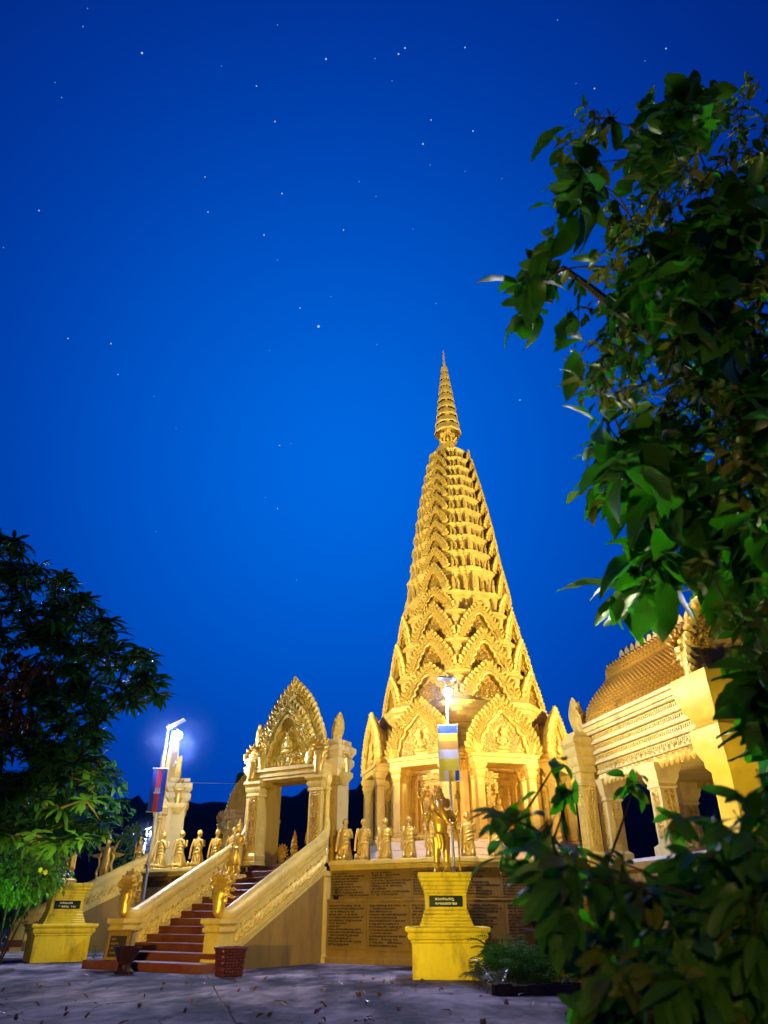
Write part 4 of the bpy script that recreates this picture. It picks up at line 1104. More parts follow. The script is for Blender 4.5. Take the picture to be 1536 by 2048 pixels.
# ------------------------------------------------------------------ yellow pedestals with statues
def pedestal_prof():
    return [(.0, 0), (0, .82), (.04, .86), (.03, .9), (.10, .93), (.13, 1.0), (.10, 1.07), (.16, 1.1), (.19, 1.14), (.19, 1.2), (.17, 1.215)]
def pedestal(lab, m, plaque_seed):
    t_ = thing('statue_pedestal', lab, 'pedestal', m, 'yellow statue pedestals')
    MB().moulded(rect(.97, .97), pedestal_prof()).build('pedestal_block', M['yellow'], t_, False)
    up = [(.16, 1.215), (.16, 1.27), (.13, 1.29), (.13, 1.34), (.10, 1.37), (.10, 1.42), (.07, 1.44), (.07, 1.5), (.035, 1.54), (.035, 1.6), (0, 1.64), (0, 2.02), (.03, 2.06), (.03, 2.12), (.06, 2.15), (.06, 2.21), (.10, 2.25), (.10, 2.32), (.15, 2.36), (.15, 2.42), (.19, 2.46), (.19, 2.56), (.18, 2.57)]
    MB().moulded(rect(.58, .58), up).build('moulded_plinth', M['yellow'], t_, False)
    p = MB().box(-.47, .47, -.605, -.58, 1.70, 1.98, b=.008).build('plaque', M['plaque'], t_)
    me, h_ = text_mesh(2, 9, .09, plaque_seed, M['plaque_text'], 1.3, .62)
    q = link('lettering', me, p, TR(-.31, -.608, 1.93, rx=PI / 2, s=(1, .18 / h_, 1))); q['kind'] = 'stuff'
    return t_
P1 = Matrix.Translation((1.77, 23.5, 0)) @ Matrix.Rotation(R(-2), 4, 'Z')
P2 = Matrix.Translation((-12.36, 31.4, 0)) @ Matrix.Rotation(R(31), 4, 'Z')
pedestal('moulded yellow pedestal carrying the elephant-headed statue', P1, 51)
pedestal('moulded yellow pedestal at the left edge, partly in shade, with statue legs on it', P2, 52)
b = MB()   # elephant-headed figure, front -y
for g in (1, -1):
    b.lathe([(.11, 0), (.125, .03), (.10, .06), (.085, .2), (.12, .22), (.12, .25), (.10, .28)], 12, Matrix.Translation((g * .15, 0, 0)))
    b.tube([(g * .15, 0, .24), (g * .15, 0, .55), (g * .13, 0, 1.0)], [.085, .105, .15], 12)
    b.tube([(g * .15, .03, .06), (g * .16, -.16, .05), (g * .17, -.24, .03)], [.06, .06, .035], 8)
b.loft([(0, 0, .66, .20, .13), (0, 0, .8, .225, .15), (0, 0, 1.02, .215, .15), (0, -.01, 1.15, .19, .14), (0, -.02, 1.35, .22, .16), (0, 0, 1.58, .30, .16), (0, 0, 1.72, .28, .13), (0, 0, 1.80, .11, .10)], 20)
for i in range(11):
    a = R(-160 + 32 * i); b.tube([(.21 * math.sin(a), -.15 * math.cos(a), 1.05), (.21 * math.sin(a), -.14 * math.cos(a), .66)], .018, 5)
b.lathe([(.225, 1.03), (.25, 1.07), (.225, 1.11)], 18, None, 0, 1, .72)
b.tube([(0, -.2, 1.05), (.05, -.22, .8), (.02, -.2, .55)], [.07, .06, .03], 8)
b.ell((0, -.02, 1.98), (.19, .20, .21)); b.ell((0, -.12, 1.93), (.13, .13, .15))
b.tube([(0, -.22, 1.97), (.02, -.33, 1.84), (.06, -.38, 1.68), (.12, -.40, 1.52), (.20, -.41, 1.38), (.32, -.42, 1.30), (.44, -.42, 1.33), (.50, -.41, 1.42)], [.115, .10, .088, .076, .066, .056, .046, .038], 12)
for g in (1, -1):
    b.ell((g * .23, .05, 1.97), (.12, .03, .17), Euler((0, 0, g * .35))); b.ell((g * .08, -.19, 2.03), (.03, .025, .03))
    b.tube([(g * .10, -.22, 1.88), (g * .13, -.33, 1.83)], [.03, .012], 7)
    b.ell((g * .32, 0, 1.70), (.09, .09, .09))
    # lower arms hang and bend forward, upper arms raised
    b.tube([(g * .33, 0, 1.68), (g * .43, -.02, 1.42), (g * .42, -.12, 1.2)], [.085, .07, .055], 10); b.tube([(g * .42, -.12, 1.2), (g * .40, -.28, 1.14)], [.055, .045], 8)
    hand(b, (g * .40, -.28, 1.14), (0, -1, .25), (g, 0, 0), 1.2, .6)
    b.tube([(g * .33, .03, 1.70), (g * .50, .04, 1.60), (g * .56, -.02, 1.78)], [.08, .068, .055], 10); b.tube([(g * .56, -.02, 1.78), (g * .57, -.06, 1.95)], [.052, .042], 8)
    hand(b, (g * .57, -.06, 1.94), (0, -.1, 1), (g, 0, 0), 1.2, .5)
    for z, r_ in ((1.52, .085), ): b.lathe([(r_, z - .02), (r_ + .015, z), (r_, z + .02)], 10, Matrix.Translation((g * .40 - .0, -.01, 0)))
b.lathe([(.16, 2.10), (.18, 2.14), (.14, 2.2), (.15, 2.24), (.09, 2.32), (.10, 2.35), (.05, 2.43), (.02, 2.5)], 16)
for i in range(5): b.lathe([(.24 - i * 0, 1.70 - i * .0), (.26, 1.72), (.24, 1.74)], 16, None, 0, 1.1, .7) if i == 0 else None
b.tube([(-.24, -.13, 1.76), (-.1, -.2, 1.62), (.02, -.22, 1.5), (.16, -.19, 1.62), (.26, -.12, 1.76)], .022, 6)
el_ = thing('elephant_headed_statue', 'gold elephant-headed four-armed statue standing on the yellow pedestal', 'statue', P1 @ TR(-.05, .0, 2.57, s=.98))
link('standing_figure', fuse(b, .018, 'standing_figure', M['gold_leaf']), el_)
rg = MB(); n_ = 20
rg.tube([(-.57 + .115 * math.cos(2 * PI * i / n_), -.10, 2.24 + .135 * math.sin(2 * PI * i / n_)) for i in range(n_ + 1)], .038, 8)
rg.tube([(-.57, -.09, 1.92), (-.57, -.1, 2.12)], .03, 8); rg.build('held_ring', M['gold_leaf'], el_)
rg = MB().tube([(.57, -.09, 1.75), (.57, -.1, 2.1)], .022, 8); rg.lathe([(.10, 2.08), (.07, 2.14), (.09, 2.2), (.02, 2.34)], 10, Matrix.Translation((.57, -.1, 0))); rg.build('held_goad', M['gold_leaf'], el_)
MB().tube([(.52, -.5, .05), (.50, -.42, .9), (.46, -.34, 1.2)], .03, 8).build('leaning_staff', M['gold_leaf'], el_)
st_ = thing('standing_statue', 'standing golden statue on the left pedestal with only its legs below the dark leaves', 'statue', P2 @ TR(-.1, 0, 2.57, s=1.05))
link('statue_base', GB, st_, TR(0, 0, -.0)); link('guard_figure', GUARD, st_, TR(0, 0, .13))
# winged figure further left behind the balustrade
b = MB()
for g in (1, -1):
    b.tube([(g * .1, 0, 1.0), (g * .14, -.05, .55), (g * .12, .02, .06)], [.14, .10, .07], 10)
    b.tube([(g * .24, 0, 1.55), (g * .42, .02, 1.42), (g * .62, -.05, 1.72), (g * .8, -.08, 1.86)], [.08, .07, .05, .02], 9)
    for i in range(5): b.flame(g * (.28 + .1 * i), 1.38 - .04 * i, .13, .42, .05, .03, 0, g * (2.6 - .25 * i))
    b.tube([(g * .38, 0, .1), (g * .5, 0, .45), (g * .36, 0, .75), (g * .46, 0, 1.1), (g * .34, -.05, 1.3)], [.07, .07, .065, .06, .04], 9)
b.loft([(0, 0, .5, .22, .16), (0, 0, .8, .25, .19), (0, 0, 1.05, .2, .14), (0, 0, 1.35, .23, .15), (0, 0, 1.55, .2, .12), (0, 0, 1.64, .08, .08)], 16)
hb = MB(); head(hb, (0, 0, 1.82), 1.15, -1); b.merge(hb)
b.lathe([(.13, 1.9), (.1, 2.0), (.06, 2.12), (.01, 2.3)], 12)
t_ = thing('winged_statue', 'golden winged statue entwined by serpents behind the left balustrade, green leaves at its chest', 'statue', Matrix.Translation((-15.0, 42.6, 3.0)) @ Matrix.Rotation(R(-25), 4, 'Z') @ Matrix.Diagonal((1.1, 1.1, 1.1, 1)))
link('winged_figure', fuse(b, .02, 'winged_figure', M['gold_leaf']), t_)
MB().moulded(rect(.5, .5), [(.06, -2.8), (.06, -2.6), (0, -2.5), (0, -.2), (.08, -.1), (.08, 0)]).build('statue_base', M['yellow'], t_, False)

# ------------------------------------------------------------------ street lamps with banners
def lamp_light(name, loc, e, color=WHITE, size=.12):
    l = bpy.data.lights.new(name, 'POINT'); l.energy = e; l.color = color; l.shadow_soft_size = size
    o = bpy.data.objects.new(name, l); col.objects.link(o); o.location = loc; return o
def street_lamp(lab, base, height, headoff, tilt, energy, s=1.0):
    t_ = thing('street_lamp', lab, 'street lamp', Matrix.Translation(base), None)
    MB().lathe([(.16 * s, 0), (.16 * s, .06), (.075 * s, .1), (.07 * s, 1.0), (.05 * s, height - .5), (.045 * s, height), (.01, height + .03)], 14).build('pole', M['steel'], t_)
    hx, hy, hz = headoff
    MB().tube([(0, 0, hz + .28), (hx * .5, hy * .5, hz + .36), (hx, hy, hz + .24)], .028 * s, 8).build('arm', M['steel'], t_)
    m_ = TR(hx * .7, hy * .7, hz + .52, 0, 1, 0, tilt)
    pn = link('solar_panel', MB().box(-.42 * s, .42 * s, -.26 * s, .26 * s, -.02, .02, b=.006).mesh('solar_panel', M['panel']), t_, m_)
    link('panel_frame', MB().box(-.44 * s, .44 * s, -.28 * s, .28 * s, -.034, -.021).mesh('panel_frame', M['steel']), pn)
    hd = MB().moulded(rect(.2 * s, .11 * s), [(-.06, .20), (0, .16), (0, .08)], TR(hx, hy, hz)).build('lamp_head', M['steel'], t_)
    b = MB().ell((hx, hy, hz), (.24 * s, .20 * s, .22 * s), nu=14, nv=10); b.build('lamp_bulb', M['led'], t_)  # bulb oversized so its shape takes in the glow round the lamp
    L = lamp_light('street_lamp_light', (hx, hy - .05, hz - .5 * s), energy, size=.22 * s); L.parent = t_
    return t_
bl = Vector((at(281, 1833, 33).x, 33, 0)); hl = at(337, 1448, 33).z; ph = at(355, 1470, 33)
LP1 = street_lamp('tall white street lamp at left with a red and blue striped banner', bl, hl, (ph.x - bl.x, ph.y - bl.y, ph.z), R(-28), 4000, .95)
bc = Vector((at(912, 1833, 26).x, 26, 0)); hc = at(889, 1352, 26).z; pc = at(895, 1384, 25.8)
LP2 = street_lamp('lit street lamp with a horizontal striped banner in front of the tower', bc, hc, (pc.x - bc.x, pc.y - bc.y, pc.z), R(3), 3000, .72)
bs = at(300, 1668, 62); bs0 = Vector((bs.x - .3, 62, 0))
LP3 = street_lamp('small distant street lamp glowing beside the far left monk statues', bs0, bs.z + .9, (.5, 0, bs.z), R(-20), 3500, 1.1)
for l in (LP1, LP2, LP3): l['group'] = 'street lamps'
def cloth(x0, x1, z0, z1, y=0.0, wav=.012, ph=0):
    b = MB(); nx, nz = 6, 10; vs = []
    for s_ in (0, 1):
        for j in range(nz + 1):
            for i in range(nx + 1):
                x = x0 + (x1 - x0) * i / nx; z = z0 + (z1 - z0) * j / nz
                vs.append((x, y + s_ * .008 + wav * math.sin(x * 9 + ph + z * 2), z))
    W = nx + 1; o = W * (nz + 1); fs = []
    for j in range(nz):
        for i in range(nx):
            a = j * W + i; fs += [(a, a + 1, a + W + 1, a + W), (o + a + W, o + a + W + 1, o + a + 1, o + a)]
    for i in range(nx): fs += [(i + 1, i, o + i, o + i + 1), (nz * W + i, nz * W + i + 1, o + nz * W + i + 1, o + nz * W + i)]
    for j in range(nz): fs += [(j * W, j * W + W, o + j * W + W, o + j * W), (j * W + W + nx, j * W + nx, o + j * W + nx, o + j * W + W + nx)]
    return b.add(vs, fs)
# national style banner: blue, red, blue, with a pale temple emblem
z0, z1 = at(312, 1624, 32.9).z, at(325, 1537, 32.9).z
t_ = thing('banner', 'vertical banner of blue, red and blue stripes on the left lamp post', 'banner', Matrix.Translation((bl.x - .02, 32.86, 0)) @ Matrix.Rotation(R(12), 4, 'Z'))
W_ = .31
cloth(-W_, -W_ * .38, z0, z1).build('blue_stripe', M['blue'], t_); cloth(-W_ * .38, W_ * .30, z0, z1).build('red_stripe', M['red'], t_); cloth(W_ * .30, W_, z0, z1).build('blue_stripe', M['blue'], t_)
zc = (z0 + z1) / 2; e = MB()
for i in range(3): e.prism([(-.11 + i * .08, zc - .1), (-.05 + i * .08, zc - .1), (-.06 + i * .08, zc + .03), (-.08 + i * .08, zc + .12), (-.10 + i * .08, zc + .03)], -.035, -.022)
e.box(-.16, .13, -.035, -.022, zc - .15, zc - .1); e.build('temple_emblem', M['cwhite'], t_)
for z in (z0, z1): MB().tube([(-W_ - .04, .02, z), (W_ + .04, .02, z)], .022, 8).build('banner_rod', M['steel'], t_)
# five-colour banner on the centre lamp
z0, z1 = at(900, 1562, 25.9).z, at(896, 1450, 25.9).z; H = z1 - z0
t_ = thing('banner', 'five-colour banner of blue, yellow, orange, white and yellow bands on the centre lamp post', 'banner', Matrix.Translation((bc.x - .02, 25.87, 0)) @ Matrix.Rotation(R(-4), 4, 'Z'))
W_ = .335; bands = [('blue', .155), ('cyellow', .14), ('corange', .155), ('cwhite', .165), ('cyellow', .205)]
z = z1
for nm, fr in bands:
    cloth(-W_, W_, z - fr * H, z).build({'cyellow': 'yellow', 'corange': 'orange', 'cwhite': 'white', 'blue': 'blue'}[nm] + '_band', M[nm], t_); z -= fr * H
xs = [-W_, -W_ * .55, -W_ * .10, W_ * .25, W_ * .60, W_]
for i, nm in enumerate(('cyellow', 'cwhite', 'corange', 'cyellow', 'blue')): cloth(xs[i], xs[i + 1], z0, z).build('small_stripe', M[nm], t_)
for z in (z0, z1): MB().tube([(-W_ - .03, .02, z), (W_ + .03, .02, z)], .016, 8).build('banner_rod', M['steel'], t_)
for x in (-W_ - .012, W_ + .012): MB().tube([(x, .01, z0), (x, .01, z1)], .012, 6).build('banner_edge', M['cwhite'], t_)

# floodlight fixtures that carry the lamps, the added fills too
for i, (o, loc, d) in enumerate(LAMPS):
    q = d.to_track_quat('-Z', 'Y').to_matrix().to_4x4()
    t_ = thing('floodlight', ['tall floodlight mast right of the forecourt', 'tall floodlight mast left of the forecourt', 'floodlight mast behind the viewer', 'floodlight mast at the left edge of the forecourt', 'low yellow floodlight beside the entrance hall', 'low floodlight on the terrace left of the tower door', 'low floodlight on the terrace right of the tower door', 'low floodlight at the left gate', 'green garden floodlight by the flowering bush', 'added low fill light behind the shrub, brightening the hall roof and side', 'added high floodlight head over the left mast, brightening the hall roof', 'added low fill light out of view, brightening the hanging branches', 'added fill light out of view, backlighting the big right tree'][i], 'floodlight', Matrix.Translation(loc))
    h = link('housing', MB().moulded(rect(.2, .16), [(-.05, .30), (0, .22), (0, .10), (.03, .06)]).mesh('housing', M['steel']), t_, q)
    if i == 3: link('spill_plate', MB().box(-.8, .8, -.20, -.17, -1.0, .2).mesh('spill_plate', M['steel']), t_, q)  # unseen plate added to block this lamp's spill on the near ground
    link('lens', MB().box(-.17, .17, -.13, .13, .085, .10).mesh('lens', M['lens']), h)
    MB().tube([(0, 0, -.0 - loc.z + (3.2 if i in (5, 6, 7) else 0)), tuple(q @ Vector((0, 0, .34)) + Vector((0, 0, -.05))), tuple(q @ Vector((0, 0, .28)))], .05, 8).build('stand', M['steel'], t_)

# ------------------------------------------------------------------ small things on the forecourt
P = at(243, 1946, 24.7); P.z = 0
t_ = thing('planter_bowl', 'dark flared stone bowl on a foot left of the stairs', 'planter', Matrix.Translation((P.x, 24.9, 0)))
MB().lathe([(.27, 0), (.29, .05), (.2, .12), (.18, .22), (.24, .32), (.36, .55), (.42, .66), (.40, .68), (.34, .62), (.2, .5)], 24).build('bowl', M['dark_stone'], t_)
MB().lathe([(.34, .58), (.2, .6), (.02, .62)], 18).build('soil_fill', M['soil'], t_)
P = at(452, 1955, 23.4)
t_ = thing('waste_basket', 'square maroon woven basket at the foot of the right balustrade', 'basket', Matrix.Translation((P.x, 23.75, 0)) @ Matrix.Rotation(R(32), 4, 'Z'))
MB().moulded(rect(.26, .26), [(0, .01), (.055, .66), (.035, .66), (-.02, .05)], None, False).build('liner', M['dark_stone'], t_, False)
b = MB()
for j in range(9):
    z = .06 + j * .07; e = .27 + .055 * z / .66
    for sd in range(4):
        mm = Matrix.Rotation(sd * PI / 2, 4, 'Z')
        b.tube([(-e + 2 * e * i / 12, -e - .012 + .014 * (1 if (i + j) % 2 else -1), z) for i in range(13)], .024, 6, mm)
b.build('woven_strands', M['wicker'], t_)
b = MB()
for sd in range(4):
    mm = Matrix.Rotation(sd * PI / 2, 4, 'Z')
    for i in range(7): x = -.26 + i * .087; b.tube([(x, -.275, .0), (x * 1.18, -.33, .67)], .016, 5, mm)
    b.tube([(-.345, -.345, .68), (.345, -.345, .68)], .035, 7, mm)
b.build('basket_frame', M['wicker'], t_)
t_ = thing('notice_stand', 'small dark notice panel in a stone frame leaning beside the left newel post', 'sign', Matrix.Translation((-8.75, 27.3, 0)) @ Matrix.Rotation(R(-8), 4, 'Z') @ Matrix.Rotation(R(-7), 4, 'X'))
MB().moulded(rect(.38, .09), [(0, 0), (0, 1.0), (.04, 1.02), (.04, 1.07)]).build('stone_frame', M['ochre'], t_, False)
q = MB().box(-.28, .28, -.105, -.09, .3, .9, b=.005).build('notice_panel', M['letter'], t_)
me, h_ = text_mesh(4, 9, .08, 91, M['ochre_panel'], 1.5, .46); l = link('lettering', me, q, TR(-.23, -.108, .84, rx=PI / 2, s=(1, .45 / h_, 1))); l['kind'] = 'stuff'
P = at(1128, 1940, 20.2)
t_ = thing('lotus_urn', 'large dark lotus urn on a yellow block behind the shrub', 'urn', Matrix.Translation((P.x, 20.2, 0)))
MB().moulded(rect(.36, .36), [(.06, 0), (.06, .08), (0, .12), (0, .42), (.05, .46), (.05, .5)]).build('yellow_block', M['yellow'], t_, False)
MB().lathe([(.26, .5), (.32, .55), (.42, .68), (.50, .9), (.53, 1.02), (.60, 1.05), (.60, 1.09), (.50, 1.09), (.46, 1.0), (.2, .98)], 28).build('urn_bowl', M['dark_stone'], t_)
P = at(1110, 1838, 24.2)
t_ = thing('altar_table', 'long dark polished altar slab in front of the engraved wall', 'table', Matrix.Translation((P.x + .4, 24.0, 0)) @ Matrix.Rotation(R(10), 4, 'Z'))
MB().box(-1.5, 1.5, -.5, .5, 1.26, 1.36, b=.02).build('table_slab', M['dark_stone'], t_)
for x in (-1.1, 1.1): MB().moulded(rect(.16, .38, x), [(.05, 0), (.05, .1), (0, .15), (0, 1.1), (.06, 1.18), (.06, 1.26)]).build('table_leg', M['dark_stone'], t_, False)
# cable across the gate view
MB().tube([(-16, 62, 11.0), (-8, 60, 10.55), (0, 58, 10.6), (8, 56, 11.1)], .02, 5).build('overhead_cable', M['rope'])
tag(bpy.data.objects['overhead_cable'], 'thin cable crossing the sky seen through the gate opening', 'cable')
# ------------------------------------------------------------------ vegetation
def leaf_shape(L, W, curl=.25, fold=.25, wide=.55, nseg=6, wavy=0.0, pw=.75):
    """blade along +x, base at the origin, upper side +z"""
    vs = []; fs = []
    for i in range(nseg + 1):
        t_ = i / nseg
        w_ = W * .5 * (math.sin(PI * t_ ** (math.log(.5) / math.log(wide))) ** pw) if 0 < t_ < 1 else W * .03
        x = L * (t_ - .12 * curl * t_ * t_); z = -curl * L * t_ * t_
        wv = wavy * W * math.sin(t_ * 14)
        vs += [(x, -w_, z + fold * w_ + wv), (x, 0, z), (x, w_, z + fold * w_ - wv)]
    for i in range(nseg):
        o = 3 * i; fs += [(o, o + 3, o + 4, o + 1), (o + 1, o + 4, o + 5, o + 2)]
    b = MB(); b.add(vs, fs); b.tube([(-.18 * L, 0, .02 * L), (0, 0, 0)], .012 * L, 4)
    return b
def mat_from(d, n, p, s=1.0):
    d = d.normalized(); y = n.cross(d)
    if y.length < 1e-4: y = d.orthogonal()
    y.normalize(); z = d.cross(y)
    m = Matrix((d, y, z)).transposed().to_4x4() @ Matrix.Diagonal((s, s, s, 1)); m.translation = p
    return m
def in_poly(x, y, P):
    c = False; j = len(P) - 1
    for i in range(len(P)):
        if (P[i][1] > y) != (P[j][1] > y) and x < (P[j][0] - P[i][0]) * (y - P[i][1]) / (P[j][1] - P[i][1]) + P[i][0]: c = not c
        j = i
    return c
def leaves_to(parent, items, shapes, mats, part='leaf', limit=300, rank=None, near=None):
    """items: (matrix, shape index, material index); the nearest ones become leaf parts, the rest one mass"""
    items = sorted(items, key=rank or (lambda it: it[0].translation.length))
    meshes = {}
    for m, si, mi in items[:limit]:
        if (si, mi) not in meshes: meshes[(si, mi)] = shapes[si].mesh('leaf', (near or mats)[mi], True, 80)
        link(part, meshes[(si, mi)], parent, parent.matrix_world.inverted() @ m)
    rest = items[limit:]
    if rest:
        V = []; F = []; MI = []; o = 0
        for m, si, mi in rest:
            s = shapes[si]; A = np.array([tuple(v) for v in s.v]); mm = np.array(m)
            V.append(A @ mm[:3, :3].T + mm[:3, 3]); F += [tuple(i + o for i in f) for f in s.f]; MI += [mi] * len(s.f); o += len(A)
        V = np.vstack(V)
        me = bpy.data.meshes.new('leaf_mass'); me.from_pydata(V.tolist(), [], F)
        for mt in mats: me.materials.append(mt)
        me.polygons.foreach_set('material_index', MI); me.polygons.foreach_set('use_smooth', [True] * len(F)); me.update()
        ob = link('leaf_mass', me, parent, parent.matrix_world.inverted()); ob['kind'] = 'stuff'
def twigs(mb, starts, targets, r0, sag=.1):
    """grow twigs from the limbs to every cluster, joining the nearest wood already there"""
    nodes = [Vector(s) for s in starts]
    for t_ in sorted(targets, key=lambda p: min((p - q).length for q in nodes)):
        q = min(nodes, key=lambda n: (n - t_).length)
        L = (t_ - q).length
        mid = q.lerp(t_, .5) + Vector((rng.uniform(-.1, .1) * L, rng.uniform(-.1, .1) * L, sag * L))
        pts = cr([q, mid, t_], 3)
        mb.tube(pts, [r0 * (1 - .6 * i / (len(pts) - 1)) * (0.6 + .4 * min(1, L)) for i in range(len(pts))], 5)
        nodes += [mid, t_]
def rvec(): 
    while True:
        v = Vector((rng.uniform(-1, 1), rng.uniform(-1, 1), rng.uniform(-1, 1)))
        if .1 < v.length < 1: return v.normalized()
def tree_root(name, label, p, cat='tree', group=None):
    t_ = thing(name, label, cat, Matrix.Translation(p), group); bpy.context.view_layer.update(); return t_

# ---- big tree on the right edge
UP = [(1045, 390), (1100, 380), (1075, 280), (1120, 225), (1180, 200), (1250, 235), (1320, 220), (1390, 180), (1480, 175), (1560, 165), (1640, 320), (1640, 1700), (1590, 1560), (1560, 1440), (1525, 1330), (1460, 1230), (1360, 1160), (1275, 1240), (1250, 1200), (1290, 1110), (1240, 1060), (1180, 1020), (1210, 950), (1190, 880), (1220, 800), (1165, 780), (1120, 690), (1140, 640), (1050, 620), (1040, 560), (1095, 480)]
tr_p = Vector((3.3, 4.1, 0))
tree = tree_root('broadleaf_tree', 'large dark broad-leaved tree filling the right edge of the view', tr_p)
big = [leaf_shape(.20, .095, .35, .3, .58, 7, .05), leaf_shape(.17, .085, .15, .4, .6, 7, .04), leaf_shape(.24, .11, .6, .35, .55, 8, .07), leaf_shape(.12, .052, .3, .35, .55, 6), leaf_shape(.10, .036, .2, .3, .5, 6), leaf_shape(.13, .045, .5, .3, .5, 6)]
cl = []
tries = 0
while len(cl) < 660 and tries < 60000:
    tries += 1
    x, y = rng.uniform(1040, 1640), rng.uniform(130, 1700)
    if not in_poly(x, y, UP): continue
    edge = min(1, max(0, (x - 1100) / 330))
    if mnoise.noise(Vector((x * .010, y * .010, 3))) < .20 - .75 * edge and rng.random() < .95: continue
    if y > 1150 and x < 1420 and rng.random() < .5: continue
    Y = rng.uniform(2.6, 4.4) if edge < .5 else rng.uniform(2.7, 5.6)
    p = at(x, y, Y)
    if all((p - q[0]).length > (.10 if edge < .5 else .085) for q in cl): cl.append((p, x, y))
limb = [tr_p + Vector((0, 0, z)) for z in (0, .8, 1.6, 2.4)]
paths = [[(3.3, 4.1, -.1), (3.25, 4.1, 1.2), (3.1, 4.0, 2.4), (2.7, 3.8, 3.5), (2.3, 3.6, 4.7), (2.1, 3.5, 5.8)], [(3.1, 4.0, 2.4), (2.4, 3.6, 3.0), (1.8, 3.4, 3.5), (1.35, 3.3, 3.9)], [(2.7, 3.8, 3.5), (2.0, 3.5, 4.4), (1.5, 3.4, 5.0), (1.2, 3.35, 5.3)], [(3.25, 4.1, 1.8), (2.5, 3.5, 2.4), (1.9, 3.2, 2.6)]]
b = MB()
b.tube(cr([Vector(p) for p in paths[0]], 4), [.17 - .006 * i for i in range(21)], 10)
tk = b.build('trunk', M['bark'], None); tk.parent = tree; tk.matrix_parent_inverse = tree.matrix_world.inverted()
b = MB(); starts = []
for p in paths[1:]:
    c = cr([Vector(q) for q in p], 4); b.tube(c, [.06 - .042 * i / (len(c) - 1) for i in range(len(c))], 8); starts += c
starts += cr([Vector(p) for p in paths[0]], 3)
twigs(b, starts, [c[0] for c in cl], .011)
tk = b.build('branches', M['bark'], None); tk.parent = tree; tk.matrix_parent_inverse = tree.matrix_world.inverted()
items = []
for p, x, y in cl:
    edge = min(1, max(0, (x - 1080) / 260)); kind = mnoise.noise(Vector((x * .006, y * .006, 9)))
    n_ = rng.randint(6, 9) if edge < .6 else rng.randint(11, 15)
    out_d = Vector((-.75, -.1, rng.uniform(-.3, .4)))
    for i in range(n_):
        d = (rvec() * .8 + out_d * .5 + Vector((0, 0, -.35))).normalized()
        nrm_ = (Vector((0, -.35, .8)) + rvec() * .6)
        q = p + rvec() * rng.uniform(.0, .10)
        if kind > .02 or edge < .25: si = rng.choice((0, 1, 2, 0, 1, 3))
        else: si = rng.choice((3, 4, 5, 4, 3))
        mi = 1 if (rng.random() < .55 and kind < .1) else 0
        items.append((mat_from(d, nrm_, q, rng.uniform(.7, 1.15) * (1.3 if si < 3 and kind > .05 else 1.0)), si, mi))
# single large leaves hanging free at the left fringe
for x, y, Y, dx, dz, s_ in ((1075, 545, 3.0, -.15, -1, 1.25), (1095, 480, 3.05, -.5, -.8, .9), (1150, 700, 3.0, -.1, -1, 1.1), (1160, 680, 3.1, -1, -.1, .8), (1130, 255, 3.1, -.8, -.3, 1.2), (1165, 235, 3.2, .3, .9, .9), (1290, 1190, 2.9, -.25, -1, 1.0), (1310, 1150, 2.9, .35, -.9, 1.25), (1420, 1130, 3.0, .05, -1, 1.1), (1100, 410, 3.1, -1, .1, .7), (1115, 430, 3.1, .2, -.9, .6), (1430, 180, 3.3, .5, .3, 1.1), (1490, 215, 3.3, .8, -.4, 1.0), (1480, 1290, 3.2, -.5, -.8, .9), (1525, 1300, 3.2, .4, -.8, 1.0)):
    items.append((mat_from(Vector((dx, rng.uniform(-.15, .15), dz)), Vector((.15, -1, .2)), at(x, y, Y), s_), 2 if s_ > 1 else 0, 0))
leaves_to(tree, items, big, [M['leaf_big'], M['leaf_olive']], near=[M['leaf_big_v'], M['leaf_olive_lit_v']])

# ---- shrub at lower right
LO = [(965, 1600), (985, 1535), (1025, 1500), (1090, 1525), (1145, 1520), (1190, 1580), (1260, 1575), (1330, 1510), (1400, 1525), (1480, 1560), (1640, 1500), (1640, 2150), (1150, 2150), (1125, 2000), (1150, 1930), (1180, 1860), (1095, 1790), (1000, 1770), (975, 1800), (960, 1760), (965, 1700), (960, 1650)]
sh_p = Vector((1.9, 2.9, 0))
shrub = tree_root('leafy_shrub', 'dark leafy shrub with drooping oval leaves across the lower right corner', sh_p, 'shrub')
oval = [leaf_shape(.100, .040, .35, .25, .52, 7, 0, .5), leaf_shape(.092, .036, .15, .3, .5, 7, 0, .5), leaf_shape(.112, .044, .6, .25, .5, 8, 0, .5), leaf_shape(.08, .030, .25, .3, .5, 6, 0, .5), leaf_shape(.13, .040, .35, .2, .5, 7, 0, .55)]
cl = []; tries = 0
while len(cl) < 250 and tries < 20000:
    tries += 1
    x, y = rng.uniform(890, 1640), rng.uniform(1490, 2150)
    if not in_poly(x, y, LO): continue
    edge = min(1, max(0, (x - 980) / 300)) * (1 if y < 1900 else 1)
    if mnoise.noise(Vector((x * .011, y * .011, 8))) < .05 - .6 * edge and rng.random() < .8: continue
    if y < 1690 and x > 1150 and rng.random() < .55: continue
    Y = rng.uniform(1.9, 3.4); p = at(x, y, Y)
    if y < 1720 and mnoise.noise(Vector((x * .013, y * .013, 21))) < (.12 if y < 1640 else .0) and x < 1450: continue
    if x < 1330 and mnoise.noise(Vector((x * .016, y * .016, 33))) < -.02: continue
    if p.z < .12: continue
    if all((p - q[0]).length > .06 for q in cl): cl.append((p, x, y))
b = MB(); starts = []
for k in range(9):
    a = rng.uniform(0, 6.28); q = sh_p + Vector((.25 * math.cos(a), .25 * math.sin(a), 0))
    top = sh_p + Vector((rng.uniform(-1.1, .3), rng.uniform(-.7, .3), rng.uniform(.9, 1.5)))
    c = cr([q, q.lerp(top, .5) + Vector((.12, 0, .25)), top], 5); b.tube(c, [.022 - .0014 * i for i in range(len(c))], 6); starts += c
